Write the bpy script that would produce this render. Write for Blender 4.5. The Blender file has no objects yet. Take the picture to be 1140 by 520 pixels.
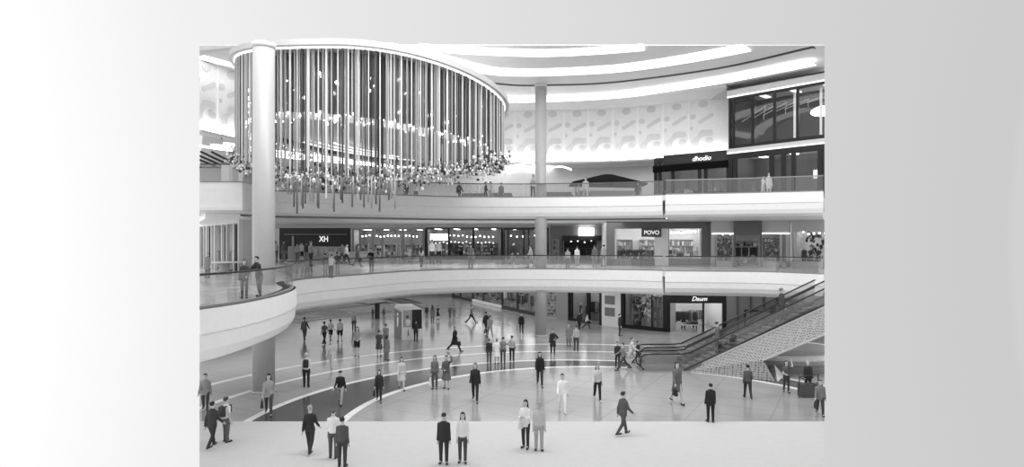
import bpy, bmesh, math, random
from mathutils import Vector, Matrix
from mathutils.geometry import tessellate_polygon
random.seed(7)
C = bpy.context.scene.collection
PI = math.pi
# ------------------------------------------------------------------ camera
F = 700.0; HZ = 270.0; EYE = 7.4
cam_d = bpy.data.cameras.new('camera'); cam = bpy.data.objects.new('camera', cam_d); C.objects.link(cam)
cam.location = (0, 0, EYE); cam.rotation_euler = (PI/2, 0, 0)
cam_d.sensor_fit = 'HORIZONTAL'; cam_d.sensor_width = 36; cam_d.lens = 36*F/1140
cam_d.shift_y = (HZ-260)/1140.0; cam_d.clip_end = 400
bpy.context.scene.camera = cam
# ------------------------------------------------------------------ world: pale overcast surroundings, brighter on the left
def lin(v):
    v = v/255.0
    return v/12.92 if v <= .04045 else ((v+.055)/1.055)**2.4
W = bpy.data.worlds.new('surroundings'); bpy.context.scene.world = W; W.use_nodes = True
nt = W.node_tree; nt.nodes.clear()
tc = nt.nodes.new('ShaderNodeTexCoord'); sp = nt.nodes.new('ShaderNodeSeparateXYZ')
dv = nt.nodes.new('ShaderNodeMath'); dv.operation = 'MULTIPLY_ADD'; dv.inputs[1].default_value = .5; dv.inputs[2].default_value = .5
rp = nt.nodes.new('ShaderNodeValToRGB'); bg = nt.nodes.new('ShaderNodeBackground'); wo = nt.nodes.new('ShaderNodeOutputWorld')
nt.links.new(tc.outputs['Generated'], sp.inputs[0]); nt.links.new(sp.outputs['X'], dv.inputs[0])
nt.links.new(dv.outputs[0], rp.inputs[0]); nt.links.new(rp.outputs[0], bg.inputs[0]); nt.links.new(bg.outputs[0], wo.inputs[0])
# generated x = direction x; the ramp runs over (x+1)/2
def dirx(px): a = (px-570)/F; return a/math.sqrt(1+a*a)
stops = [(60, 255), (200, 243), (400, 231), (570, 224), (800, 213), (930, 209), (1120, 204)]
els = rp.color_ramp.elements
for i, (px, v) in enumerate(stops):
    e = els[i] if i < 2 else els.new(.5)
    e.position = dirx(px)*.5+.5; e.color = (lin(v), lin(v), lin(v), 1)
vs = bpy.context.scene.view_settings
vs.view_transform = 'Standard'; vs.look = 'None'; vs.gamma = 1; vs.use_curve_mapping = False; vs.exposure = 0
bpy.context.scene.cycles.max_bounces = 8; bpy.context.scene.cycles.transparent_max_bounces = 16
def area(name, loc, rot, sx, sy, power, label=None):
    d = bpy.data.lights.new(name, 'AREA'); d.shape = 'RECTANGLE'; d.size = sx; d.size_y = sy; d.energy = power
    o = bpy.data.objects.new(name, d); o.location = loc; o.rotation_euler = rot; C.objects.link(o); return o
area('fascia_fill', (0, 27, 24), (math.radians(42), 0, 0), 30, 9, 4300)       # added fill out of view, aimed back to brighten the fascias
area('gallery_fill', (-2, 56, 9.2), (0, 0, 0), 24, 6, 900)  # added area fills that light the first gallery, no fixture modelled
area('gallery_fill', (-24, 50, 9.1), (0, 0, 0), 8, 14, 500)
area('gallery_fill', (14, 49.5, 9.2), (0, 0, .0), 12, 3.5, 160)
area('arcade_fill', (-9, 68, 3.45), (0, 0, 0), 34, 34, 2300)  # wide unseen fills added to brighten the ground floor under the slab
area('arcade_fill', (10, 50, 3.45), (0, 0, 0), 16, 5, 220)
area('upper_gallery_fill', (2, 56, 14.6), (0, 0, 0), 26, 4, 420)  # added fills lifting the upper gallery, not fixtures of the hall
area('upper_gallery_fill', (-18, 56, 14.6), (0, 0, 0), 14, 8, 250)
# ------------------------------------------------------------------ materials
_m = {}
def G(v, rough=.5, emit=0, metal=0, spec=.5):
    k = (v, rough, emit, metal, spec)
    if k in _m: return _m[k]
    m = bpy.data.materials.new('grey_%d' % v); m.use_nodes = True
    b = m.node_tree.nodes['Principled BSDF']; l = lin(v)
    b.inputs['Base Color'].default_value = (l, l, l, 1); b.inputs['Roughness'].default_value = rough
    b.inputs['Metallic'].default_value = metal; b.inputs['Specular IOR Level'].default_value = spec
    n = m.node_tree
    if emit:
        b.inputs['Emission Color'].default_value = (1, 1, 1, 1); b.inputs['Emission Strength'].default_value = emit
    else:
        t = n.nodes.new('ShaderNodeTexCoord'); no = n.nodes.new('ShaderNodeTexNoise'); no.inputs['Scale'].default_value = 3
        r = n.nodes.new('ShaderNodeValToRGB')
        r.color_ramp.elements[0].position = .3; r.color_ramp.elements[1].position = .7
        r.color_ramp.elements[0].color = (l*.975, l*.975, l*.975, 1); c = min(1, l*1.02); r.color_ramp.elements[1].color = (c, c, c, 1)
        n.links.new(t.outputs['Object'], no.inputs['Vector']); n.links.new(no.outputs['Fac'], r.inputs[0]); n.links.new(r.outputs[0], b.inputs['Base Color'])
    _m[k] = m; return m
def glass(v=.9, gl=.08):
    k = ('glass', v, gl)
    if k in _m: return _m[k]
    m = bpy.data.materials.new('clear_glass'); m.use_nodes = True; n = m.node_tree; n.nodes.clear()
    t = n.nodes.new('ShaderNodeBsdfTransparent'); t.inputs[0].default_value = (v, v, v, 1)
    g = n.nodes.new('ShaderNodeBsdfGlossy'); g.inputs['Roughness'].default_value = .03
    x = n.nodes.new('ShaderNodeMixShader'); x.inputs[0].default_value = gl; o = n.nodes.new('ShaderNodeOutputMaterial')
    n.links.new(t.outputs[0], x.inputs[1]); n.links.new(g.outputs[0], x.inputs[2]); n.links.new(x.outputs[0], o.inputs[0])
    _m[k] = m; return m
def nodes_mat(name, rough=.5, spec=.5):
    m = bpy.data.materials.new(name); m.use_nodes = True; b = m.node_tree.nodes['Principled BSDF']
    b.inputs['Roughness'].default_value = rough; b.inputs['Specular IOR Level'].default_value = spec
    return m, m.node_tree, b
def mth(n, op, a, b=None, c=None):
    x = n.nodes.new('ShaderNodeMath'); x.operation = op
    for i, v in enumerate((a, b, c)):
        if v is None: continue
        if isinstance(v, (int, float)): x.inputs[i].default_value = v
        else: n.links.new(v, x.inputs[i])
    return x.outputs[0]
def mixv(n, fac, a, b):      # scalar mix a->b by fac
    return mth(n, 'ADD', mth(n, 'MULTIPLY', b, fac), mth(n, 'MULTIPLY', a, mth(n, 'SUBTRACT', 1, fac)))
# ------------------------------------------------------------------ object helpers
def link(name, me, parent=None, mats=()):
    o = bpy.data.objects.new(name, me); C.objects.link(o)
    for m in mats:
        if m.name not in [x.name for x in me.materials if x]: me.materials.append(m)
    if parent: o.parent = parent
    return o
def tag(o, label=None, cat=None, group=None, kind=None):
    if label: o['label'] = label
    if cat: o['category'] = cat
    if group: o['group'] = group
    if kind: o['kind'] = kind
    return o
def empty(name, loc=(0, 0, 0), rz=0, label=None, cat=None, group=None):
    o = bpy.data.objects.new(name, None); C.objects.link(o); o.location = loc; o.rotation_euler = (0, 0, rz)
    o.empty_display_size = .2
    return tag(o, label, cat, group)
class MB:
    """collects shapes into one mesh"""
    def __init__(s): s.v = []; s.f = []; s.mi = []; s.sm = []
    def add(s, vs, fs, mi=0, smooth=False):
        k = len(s.v); s.v += [tuple(v) for v in vs]; s.f += [tuple(i+k for i in f) for f in fs]
        s.mi += [mi]*len(fs); s.sm += [smooth]*len(fs); return s
    def box(s, x0, x1, y0, y1, z0, z1, mi=0):
        return s.add([(x0,y0,z0),(x1,y0,z0),(x1,y1,z0),(x0,y1,z0),(x0,y0,z1),(x1,y0,z1),(x1,y1,z1),(x0,y1,z1)],
            [(0,3,2,1),(4,5,6,7),(0,1,5,4),(1,2,6,5),(2,3,7,6),(3,0,4,7)], mi)
    def hexa(s, b, t, mi=0):   # two quads, bottom and top
        return s.add(list(b)+list(t), [(3,2,1,0),(4,5,6,7),(0,1,5,4),(1,2,6,5),(2,3,7,6),(3,0,4,7)], mi)
    def bar(s, a, b, w, h=None, mi=0):
        a = Vector(a); b = Vector(b); h = h or w; d = (b-a).normalized()
        u = d.cross(Vector((0,0,1)));  u = Vector((1,0,0)) if u.length < 1e-4 else u.normalized(); v = u.cross(d)
        q = lambda p: [p-u*w/2-v*h/2, p+u*w/2-v*h/2, p+u*w/2+v*h/2, p-u*w/2+v*h/2]
        return s.hexa(q(a), q(b), mi)
    def cone(s, a, b, ra, rb, n=12, mi=0, smooth=True, caps=True):
        a = Vector(a); b = Vector(b); d = (b-a).normalized()
        u = d.cross(Vector((0,0,1)));  u = Vector((1,0,0)) if u.length < 1e-4 else u.normalized(); v = u.cross(d)
        vs = [a+(u*math.cos(t)+v*math.sin(t))*ra for t in [2*PI*i/n for i in range(n)]] + [b+(u*math.cos(t)+v*math.sin(t))*rb for t in [2*PI*i/n for i in range(n)]]
        s.add(vs, [(i, i+n, (i+1)%n+n, (i+1)%n) for i in range(n)], mi, smooth)
        if caps:
            k = len(s.v)-2*n; s.f += [tuple(range(k, k+n)), tuple(range(k+2*n-1, k+n-1, -1))]; s.mi += [mi, mi]; s.sm += [False, False]
        return s
    def ball(s, c, r, n=10, mi=0, sc=(1,1,1)):
        c = Vector(c); m = max(4, n//2); vs = [c+Vector((0,0,-r*sc[2]))]
        for j in range(1, m):
            p = -PI/2+PI*j/m
            for i in range(n):
                t = 2*PI*i/n; vs.append(c+Vector((math.cos(p)*math.cos(t)*r*sc[0], math.cos(p)*math.sin(t)*r*sc[1], math.sin(p)*r*sc[2])))
        vs.append(c+Vector((0,0,r*sc[2]))); fs = [(0, 1+(i+1)%n, 1+i) for i in range(n)]
        for j in range(m-2):
            for i in range(n): fs.append((1+j*n+i, 1+j*n+(i+1)%n, 1+(j+1)*n+(i+1)%n, 1+(j+1)*n+i))
        e = len(vs)-1; fs += [(1+(m-2)*n+i, 1+(m-2)*n+(i+1)%n, e) for i in range(n)]
        return s.add(vs, fs, mi, True)
    def caps(s, a, b, ra, rb, n=10, mi=0):
        s.ball(a, ra, n, mi); s.ball(b, rb, n, mi); return s.cone(a, b, ra, rb, n, mi)
    def loft(s, rings, n=20, mi=0, smooth=True):   # rings: (x,y,z,a,b)
        vs = []
        for (x, y, z, a, b) in rings:
            vs += [(x+a*math.cos(2*PI*i/n), y+b*math.sin(2*PI*i/n), z) for i in range(n)]
        fs = [(j*n+i, j*n+(i+1)%n, (j+1)*n+(i+1)%n, (j+1)*n+i) for j in range(len(rings)-1) for i in range(n)]
        fs += [tuple(range(n-1, -1, -1)), tuple(range((len(rings)-1)*n, len(rings)*n))]
        return s.add(vs, fs, mi, smooth)
    def mesh(s, name='shape'):
        me = bpy.data.meshes.new(name); me.from_pydata(s.v, [], s.f)
        me.polygons.foreach_set('material_index', s.mi); me.polygons.foreach_set('use_smooth', s.sm); me.update(); return me
    def build(s, name, mats, parent=None):
        if not isinstance(mats, (list, tuple)): mats = [mats]
        me = s.mesh(name)
        for m in mats: me.materials.append(m)
        return link(name, me, parent)
def remesh(mb, vox, name):
    """one continuous skin around overlapping shapes"""
    me = mb.mesh('raw'); o = bpy.data.objects.new('raw', me); C.objects.link(o)
    md = o.modifiers.new('r', 'REMESH'); md.mode = 'VOXEL'; md.voxel_size = vox; md.use_smooth_shade = True
    sm = o.modifiers.new('s', 'SMOOTH'); sm.factor = .5; sm.iterations = 2
    dg = bpy.context.evaluated_depsgraph_get(); out = bpy.data.meshes.new_from_object(o.evaluated_get(dg)); out.name = name
    bpy.data.objects.remove(o); out.materials.clear(); return out
def text_mesh(txt, size, depth=.02, shear=0):
    cu = bpy.data.curves.new('t', 'FONT'); cu.body = txt; cu.size = size; cu.extrude = depth; cu.align_x = 'CENTER'; cu.align_y = 'CENTER'; cu.shear = shear
    o = bpy.data.objects.new('t', cu); C.objects.link(o); dg = bpy.context.evaluated_depsgraph_get()
    me = bpy.data.meshes.new_from_object(o.evaluated_get(dg)); bpy.data.objects.remove(o); me.materials.clear()
    me.transform(Matrix.Rotation(PI/2, 4, 'X')); return me
def P(x, y, Y): return Vector(((x-570)/F*Y, Y, EYE-(y-HZ)/F*Y))      # a pixel at a known distance
def FL(x, y, z=0):                                                  # a pixel on a floor of known height
    Y = (EYE-z)*F/(y-HZ); return Vector(((x-570)/F*Y, Y, z))
def spline(pts, step=.6, closed=False):
    pts = [Vector(p) for p in pts]; out = []; n = len(pts)
    for i in range(n-1):
        p0 = pts[max(i-1, 0)]; p1 = pts[i]; p2 = pts[i+1]; p3 = pts[min(i+2, n-1)]
        k = max(2, int((p2-p1).length/step))
        for j in range(k):
            t = j/k; out.append(.5*((2*p1)+(p2-p0)*t+(2*p0-5*p1+4*p2-p3)*t*t+(3*p1-p0-3*p2+p3)*t**3))
    out.append(pts[-1]); return out
def normals(path):
    ns = []
    for i in range(len(path)):
        a = path[max(i-1, 0)]; b = path[min(i+1, len(path)-1)]; d = (b-a); d = Vector((d.x, d.y)).normalized(); ns.append(Vector((d.y, -d.x)))
    return ns
def sweep(mb, path, prof, mi=0, closed=True, smooth=False):
    """profile of (offset towards the void, z) along a plan path"""
    ns = normals(path); k = len(prof); vs = []
    for p, n in zip(path, ns):
        for (o, z) in prof: vs.append((p[0]+n.x*o, p[1]+n.y*o, z))
    fs = []
    for i in range(len(path)-1):
        for j in range(k if closed else k-1):
            j2 = (j+1) % k; fs.append((i*k+j, (i+1)*k+j, (i+1)*k+j2, i*k+j2))
    if closed: fs += [tuple(range(k)), tuple(range(len(vs)-1, len(vs)-k-1, -1))]
    return mb.add(vs, fs, mi, smooth)
def plate(mb, poly, z0, z1, mi=0, mtop=None, mbot=None):
    poly = [Vector((p[0], p[1], 0)) for p in poly]; n = len(poly); tris = tessellate_polygon([poly])
    for z, m, up in ((z1, mtop if mtop is not None else mi, 1), (z0, mbot if mbot is not None else mi, 0)):
        fs = []
        for t in tris:
            a, b, c = [poly[i] for i in t]; ccw = (b-a).cross(c-a).z > 0
            fs.append(tuple(t) if ccw == bool(up) else tuple(reversed(t)))
        mb.add([(p.x, p.y, z) for p in poly], fs, m)
    mb.add([(p.x, p.y, z0) for p in poly]+[(p.x, p.y, z1) for p in poly], [(i, (i+1)%n, (i+1)%n+n, i+n) for i in range(n)], mi)
def clip(o):
    '''the hall is modelled between two section walls; what lies outside them is not built'''
    if o.type != 'MESH' or not o.data.vertices: return
    bpy.context.view_layer.update(); mw = o.matrix_world; inv = mw.inverted(); ws = [mw @ v.co for v in o.data.vertices]
    for sgn in (1, -1):
        if all(sgn*w.x <= .497*w.y+1e-3 for w in ws): continue
        if all(sgn*w.x >= .497*w.y for w in ws): bpy.data.objects.remove(o); return
        bm = bmesh.new(); bm.from_mesh(o.data); nrm = (mw.to_3x3().transposed() @ Vector((sgn, -.497, 0))).normalized()
        r = bmesh.ops.bisect_plane(bm, geom=bm.verts[:]+bm.edges[:]+bm.faces[:], plane_co=inv @ Vector((0, 0, EYE)), plane_no=nrm, clear_outer=True)
        es = [e for e in r['geom_cut'] if isinstance(e, bmesh.types.BMEdge)]
        try: bmesh.ops.holes_fill(bm, edges=es, sides=0)
        except Exception: pass
        bm.to_mesh(o.data); bm.free()
        if not o.data.vertices: bpy.data.objects.remove(o); return
def S(o): return tag(o, kind='structure')
# ================================================================== THE SETTING
WHITE = G(248, .45); WHITE2 = G(232, .5)
# ---- ground floor: polished stone with the plaza's white rings and dark crescent
m_floor, n, b = nodes_mat('polished_stone_floor', .15, .5)
tcn = n.nodes.new('ShaderNodeTexCoord'); sx = n.nodes.new('ShaderNodeSeparateXYZ'); n.links.new(tcn.outputs['Object'], sx.inputs[0])
def dist(cx, cy):
    dx = mth(n, 'SUBTRACT', sx.outputs['X'], cx); dy = mth(n, 'SUBTRACT', sx.outputs['Y'], cy)
    return mth(n, 'SQRT', mth(n, 'ADD', mth(n, 'MULTIPLY', dx, dx), mth(n, 'MULTIPLY', dy, dy)))
dA = dist(3.6, 25); dB = dist(4.5, 26)
def ring(d, r, w): return mth(n, 'LESS_THAN', mth(n, 'ABSOLUTE', mth(n, 'SUBTRACT', d, r)), w)
noi = n.nodes.new('ShaderNodeTexNoise'); noi.inputs['Scale'].default_value = .5; noi.inputs['Detail'].default_value = 6; n.links.new(tcn.outputs['Object'], noi.inputs['Vector'])
brk = n.nodes.new('ShaderNodeTexBrick'); brk.offset = 0; brk.inputs['Scale'].default_value = .16; brk.inputs['Mortar Size'].default_value = .006
brk.inputs['Color1'].default_value = (1,1,1,1); brk.inputs['Color2'].default_value = (.97,.97,.97,1); brk.inputs['Mortar'].default_value = (.8,.8,.8,1)
mp = n.nodes.new('ShaderNodeMapping'); mp.inputs['Rotation'].default_value = (0, 0, .5); n.links.new(tcn.outputs['Object'], mp.inputs[0]); n.links.new(mp.outputs[0], brk.inputs['Vector'])
LT, MD, DKC, RG = lin(167), lin(157), lin(88), lin(250)
base = mixv(n, mth(n, 'GREATER_THAN', dA, 26.6), LT, MD)
dark = mth(n, 'MULTIPLY', mth(n, 'LESS_THAN', dA, 14.6), mth(n, 'GREATER_THAN', dB, 11.5))
base = mixv(n, dark, base, DKC)
rg = mth(n, 'MAXIMUM', mth(n, 'MAXIMUM', ring(dA, 14.6, .17), ring(dB, 11.5, .17)), mth(n, 'MAXIMUM', ring(dA, 17.8, .17), ring(dA, 20.8, .2)))
base = mixv(n, rg, base, RG)
base = mth(n, 'MULTIPLY', base, mth(n, 'MULTIPLY_ADD', noi.outputs['Fac'], .35, .83))
bw = n.nodes.new('ShaderNodeRGBToBW'); n.links.new(brk.outputs['Color'], bw.inputs[0]); base = mth(n, 'MULTIPLY', base, bw.outputs[0])
cb = n.nodes.new('ShaderNodeCombineColor')
for i in range(3): n.links.new(base, cb.inputs[i])
n.links.new(cb.outputs[0], b.inputs['Base Color'])
K = .497
mb = MB(); plate(mb, [(-K*26, 26), (K*26, 26), (K*70, 70), (K*70, 92), (-K*92, 92)], -.4, 0); S(mb.build('floor', m_floor))
mb = MB(); plate(mb, [(-K*20.2, 20.2), (K*20.2, 20.2), (K*26, 26), (-K*26, 26)], -.4, 0); S(mb.build('floor_apron', G(208, .8)))
mb = MB(); mb.box(-46, 36, 92, 92.3, 0, 10); S(mb.build('wall_back_ground', G(150, .6)))
# ---- gallery slabs
rim1 = spline([(-9.74,19.6),(-9.3,21.6),(-9.2,24),(-9.36,26),(-9.7,28),(-10.25,29.8),(-11.0,31.3),(-11.75,33),(-11.9,34.8),(-11.4,37),(-10.3,39.2),(-7.5,45.2),(-4.8,47.8),(-1,48.8),(2.1,49),(6,48.3),(9,47.5),(11.1,46.4)], .5)
rim1b = spline([(11.15,45.8),(14,45.2),(16.2,44.9),(18.4,43.9),(20.2,41.6),(20.6,41.5)], .5)
m_gal, n, b = nodes_mat('gallery_stone', .2, .5)
tcn = n.nodes.new('ShaderNodeTexCoord'); brk = n.nodes.new('ShaderNodeTexBrick'); brk.inputs['Scale'].default_value = .5; brk.inputs['Mortar Size'].default_value = .01; brk.inputs['Row Height'].default_value = .6
brk.inputs['Color1'].default_value = (.62,.62,.62,1); brk.inputs['Color2'].default_value = (.42,.42,.42,1); brk.inputs['Mortar'].default_value = (.3,.3,.3,1)
n.links.new(tcn.outputs['Object'], brk.inputs['Vector']); n.links.new(brk.outputs['Color'], b.inputs['Base Color'])
def offset(path, d):
    return [Vector((p[0]+n.x*d, p[1]+n.y*d)) for p, n in zip(path, normals(path))]
rim1_in = offset(rim1, -.95); rim1b_in = offset(rim1b, -.95)
poly1 = [(p.x, p.y) for p in [Vector((*q, 0)) if len(q) == 2 else q for q in rim1]]+[(p.x, p.y) for p in [Vector((*q, 0)) if len(q) == 2 else q for q in rim1b]]+[(K*66, 66), (11.2, 66), (11.2, 90), (-K*90, 90)]
mb = MB(); plate(mb, poly1, 4.9, 5.3, 0, 1, 0); plate(mb, [(p[0], p[1]) for p in rim1_in+rim1b_in]+poly1[-4:], 3.5, 3.58, 0); S(mb.build('floor_gallery', [WHITE2, m_gal]))
rim2 = spline([(-16.3,43),(-13,44.6),(-9,46.5),(-4.8,48.5),(-1,49.1),(2.1,49),(8,48),(11.2,46.8)], .5)
rim2b = spline([(11.25,46.1),(14,45.5),(17,44.6),(21.3,43)], .5)
rim2a = [Vector(p) for p in [(-18.24,36.7),(-15.75,36.7),(-15.65,36.9),(-15.8,39),(-16.3,43)]]
poly2 = [(p[0], p[1]) for p in rim2a[:-1]+rim2+rim2b]+[(K*64, 64), (6, 72), (-K*74, 74)]
mb = MB(); plate(mb, poly2, 10.5, 10.9, 0, 1, 0); plate(mb, [(p[0], p[1]) for p in offset(rim2a, -.3)[:-1]+offset(rim2, -.75)+offset(rim2b, -.75)]+poly2[-3:], 9.28, 9.4, 0); S(mb.build('floor_upper_gallery', [WHITE2, m_gal]))
mb = MB(); mb.hexa([(8.5,57.6,5.3),(8.8,57.6,5.3),(11.2,71.6,5.3),(10.9,71.6,5.3)], [(8.5,57.6,9.28),(8.8,57.6,9.28),(11.2,71.6,9.28),(10.9,71.6,9.28)]); S(mb.build('wall_gallery', G(150)))
mb = MB(); mb.box(-48, 9, 86, 86.3, 5.3, 9.28); S(mb.build('wall_gallery_back', G(170)))
# fascias of the slabs
def fascia(path, zt, zb, label, zc, lip, mat):
    mb = MB(); e = zt-zb
    sweep(mb, path, [(-.6, zt), (0, zt), (.05, zc+.05), (.05, zc+.03), (-.04, zc), (.0, zc-.03), (-.04, zb+e*.28), (-lip*.35, zb+e*.1), (-lip, zb), (-lip-.3, zb+.02)], smooth=False)
    o = mb.build('trim_1', mat); S(o); return o
fascia(rim1, 5.3, 3.48, '', 4.5, .7, WHITE); fascia(rim1b, 5.3, 3.62, '', 4.5, .7, WHITE)
fascia(rim2a, 10.9, 9.28, '', 10.85, .05, WHITE2); fascia(rim2, 10.9, 9.28, '', 10.15, .5, WHITE); fascia(rim2b, 10.9, 9.28, '', 10.15, .5, WHITE)
# soffit coves under the upper gallery
def offset(path, d):
    return [Vector((p[0]+n.x*d, p[1]+n.y*d)) for p, n in zip(path, normals(path))]
for dd, g in ((-1.6, 120), (-3.2, 150)):
    mb = MB(); sweep(mb, offset(rim2, dd), [(0, 9.2), (.25, 9.2), (.25, 9.29), (0, 9.29)]); S(mb.build('trim_2', G(g)))
mb = MB(); sweep(mb, offset(rim2, -2.3), [(0, 9.24), (.12, 9.24), (.12, 9.29), (0, 9.29)]); tag(mb.build('cove_light', G(255, .5, 3)), 'thin lit strip in the soffit under the upper gallery', 'light')
# ---- columns
def column(x, y, r, z0, z1, label):
    mb = MB(); mb.cone((x, y, z0), (x, y, z1), r, r, 40, caps=True)
    t = empty('column', (0, 0, 0), 0, label, 'column'); mb.build('shaft', G(186, .35), t)
    m2 = MB(); m2.cone((x, y, z0), (x, y, z0+.12), r+.05, r+.05, 40); m2.build('base_ring', G(190, .3), t)
    m3 = MB(); m3.cone((x, y, z1-.25), (x, y, z1), r+.02, r+.05, 40); m3.build('capital', G(214, .35), t)
column(-12.3, 31.15, .53, 0, 17.25, 'tall pale round column in front of the chandelier, piercing the near left balcony')
column(2.28, 49.7, .46, 0, 19.9, 'slender pale round column in the middle, standing beyond the rings of the plaza floor')
# ---- ceiling
wall_pts = [(-21.0,41.2),(-19.9,44.6),(-16.5,50),(-11,55),(-5,57.7),(-.4,58.4),(2.5,58.2),(9.4,57.2),(18.5,52.75)]
wallp = spline(wall_pts, .7)
mb = MB(); plate(mb, [(-K*39.9, 39.9), (K*39.9, 39.9), (K*58, 58), (16, 64), (-8, 66), (-34, 62), (-K*62, 60)], 19.9, 19.95); S(mb.build('ceiling', G(238, .6)))
mb = MB(); sweep(mb, wallp[:], [(-.1, 19.62), (3.6, 19.62), (3.6, 19.9), (-.1, 19.9)]); S(mb.build('trim_3', G(200, .6)))
def strip(path, w, z, label, e=2.2):
    mb = MB(); sweep(mb, path, [(-w/2, z-.06), (w/2, z-.06), (w/2, z), (-w/2, z)]); return tag(mb.build('cove_light', G(255, .5, e)), label, 'light')
cove3 = spline([(-20.5,41.3),(-18.9,43.7),(-15,48),(-9,52.5),(-3,54),(2,54.2),(8.6,52.7),(12.5,50.3),(16.3,47.4),(20.6,43)], .7)
strip(cove3, 1.0, 19.66, 'bright curved ceiling cove nearest the patterned wall')
cove2 = spline([(-8.2,39.95),(-6.9,40.8),(-4.9,42.7),(-3.2,44.4),(-1.2,45.8),(2,46.1),(7.4,45.1),(11.5,42.9),(15,40.2)], .6)
strip(cove2, 1.7, 19.88, 'wide bright ceiling cove bending around the chandelier', 2.2)
cove1 = spline([(-6,40.0),(-3,40.8),(1.5,41.4),(5,41),(8.4,40.1)], .6)
strip(cove1, 1.3, 19.88, 'short bright ceiling cove at the front edge of the ceiling', 2.2)
mb = MB(); sweep(mb, spline([(-3,48.6),(0,50),(3,50),(8,49.1),(14.8,45.2),(18.9,40.7),(19.3,40.3)], .7), [(0, 19.84), (.28, 19.84), (.28, 19.9), (0, 19.9)]); S(mb.build('trim_4', G(60)))
# ---- patterned panel wall (upper), pattern modelled as low relief
mb = MB(); sweep(mb, wallp, [(-.3, 14.85), (0, 14.85), (0, 19.9), (-.3, 19.9)], 0)
cum = [0]
for a, c in zip(wallp, wallp[1:]): cum.append(cum[-1]+(Vector(c)-Vector(a)).length)
def onwall(s, off=0):
    s = max(0, min(cum[-1]-1e-3, s)); i = max(j for j in range(len(cum)-1) if cum[j] <= s); t = (s-cum[i])/(cum[i+1]-cum[i])
    a = Vector(wallp[i]); c = Vector(wallp[i+1]); p = a.lerp(c, t); d = (c-a).normalized(); nn = Vector((d.y, -d.x)); return Vector((p.x+nn.x*off, p.y+nn.y*off)), d
def relief(s0, pts, mi):
    fr = []; bk = []
    for (u, z) in pts:
        p, _ = onwall(s0+u, .05); fr.append((p.x, p.y, z)); p, _ = onwall(s0+u, 0); bk.append((p.x, p.y, z))
    n_ = len(pts); vs = fr+bk; c = len(vs); cu = sum(p[0] for p in pts)/n_
    tr = tessellate_polygon([[Vector((p[0], p[1], 0)) for p in pts]])
    mb.add(vs, [tuple(reversed(t)) if False else tuple(t) for t in tr]+[(i, (i+1)%n_, (i+1)%n_+n_, i+n_) for i in range(n_)], mi)
def ell(cx, cz, a, c, rot=0, k=18): return [(cx+a*math.cos(t)*math.cos(rot)-c*math.sin(t)*math.sin(rot), cz+a*math.cos(t)*math.sin(rot)+c*math.sin(t)*math.cos(rot)) for t in [2*PI*i/k for i in range(k)]]
def barp(x0, z0, x1, z1, w):
    a = math.atan2(z1-z0, x1-x0); r = w/2
    return [(x0+r*math.cos(a+PI/2+PI*i/6), z0+r*math.sin(a+PI/2+PI*i/6)) for i in range(7)]+[(x1+r*math.cos(a-PI/2+PI*i/6), z1+r*math.sin(a-PI/2+PI*i/6)) for i in range(7)]
L = 2.25; s = .1
while s+L < cum[-1]:
    relief(s, ell(1.25, 19.25, .42, .3), 1); relief(s, ell(.4, 18.25, .25, .24), 1); relief(s, barp(1.0, 17.75, 1.95, 18.25, .34), 1); relief(s, ell(.28, 17.25, .13, .17), 1)
    arch = [(.25,15.7),(.22,16.1),(.45,16.35),(.75,16.55),(.95,16.95),(1.2,17.05),(2.0,17.0),(2.08,16.6),(1.9,16.5),(1.3,16.5),(1.0,16.3),(.85,16.0),(.9,15.75),(.6,15.6)]
    relief(s, arch, 1); relief(s, ell(1.75, 16.1, .33, .27), 1)
    p, d = onwall(s, .0); nn = Vector((d.y, -d.x)); q = p+d*.08
    mb.hexa([(p.x,p.y,14.85),(q.x,q.y,14.85),(q.x+nn.x*.06,q.y+nn.y*.06,14.85),(p.x+nn.x*.06,p.y+nn.y*.06,14.85)],[(p.x,p.y,19.9),(q.x,q.y,19.9),(q.x+nn.x*.06,q.y+nn.y*.06,19.9),(p.x+nn.x*.06,p.y+nn.y*.06,19.9)], 2)
    s += L
S(mb.build('wall_back', [G(240, .6), G(214, .6), G(252, .6)]))
mb = MB(); sweep(mb, wallp, [(-.3, 14.65), (.75, 14.65), (.75, 14.8), (-.3, 14.85)]); S(mb.build('trim_5', G(225)))
mb = MB(); sweep(mb, wallp, [(.15, 14.84), (.6, 14.84), (.6, 14.92), (.15, 14.92)]); tag(mb.build('cove_light', G(255, .5, 7)), 'bright uplight running along the foot of the patterned wall', 'light')
# ---- upper gallery behind the panel wall
back2 = spline([(-28.9,58.2),(-25,63),(-17,67),(-7,65.5),(-1,61.8),(3,61.2),(10,60.2),(19.5,56),(26,52.4)], .8)
mb = MB(); sweep(mb, back2, [(-.3, 10.9), (0, 10.9), (0, 14.65), (-.3, 14.65)]); S(mb.build('wall_upper_gallery', G(205, .6)))
poly = [(p[0], p[1]) for p in wallp[2:]]+[(p[0], p[1]) for p in reversed(back2)]
mb = MB(); plate(mb, poly, 14.66, 14.85); S(mb.build('ceiling_upper_gallery', G(205)))
for dd, lb in ((-1.6, 'nearest'), (-3.0, 'middle'), (-4.4, 'farthest')):
    mb = MB(); sweep(mb, offset(wallp, dd)[6:46], [(0, 14.58), (.35, 14.58), (.35, 14.66), (0, 14.66)]); tag(mb.build('cove_light', G(255, .5, 5)), 'curved strip light in the ceiling behind the chandelier, %s of the three' % lb, 'light')
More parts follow.
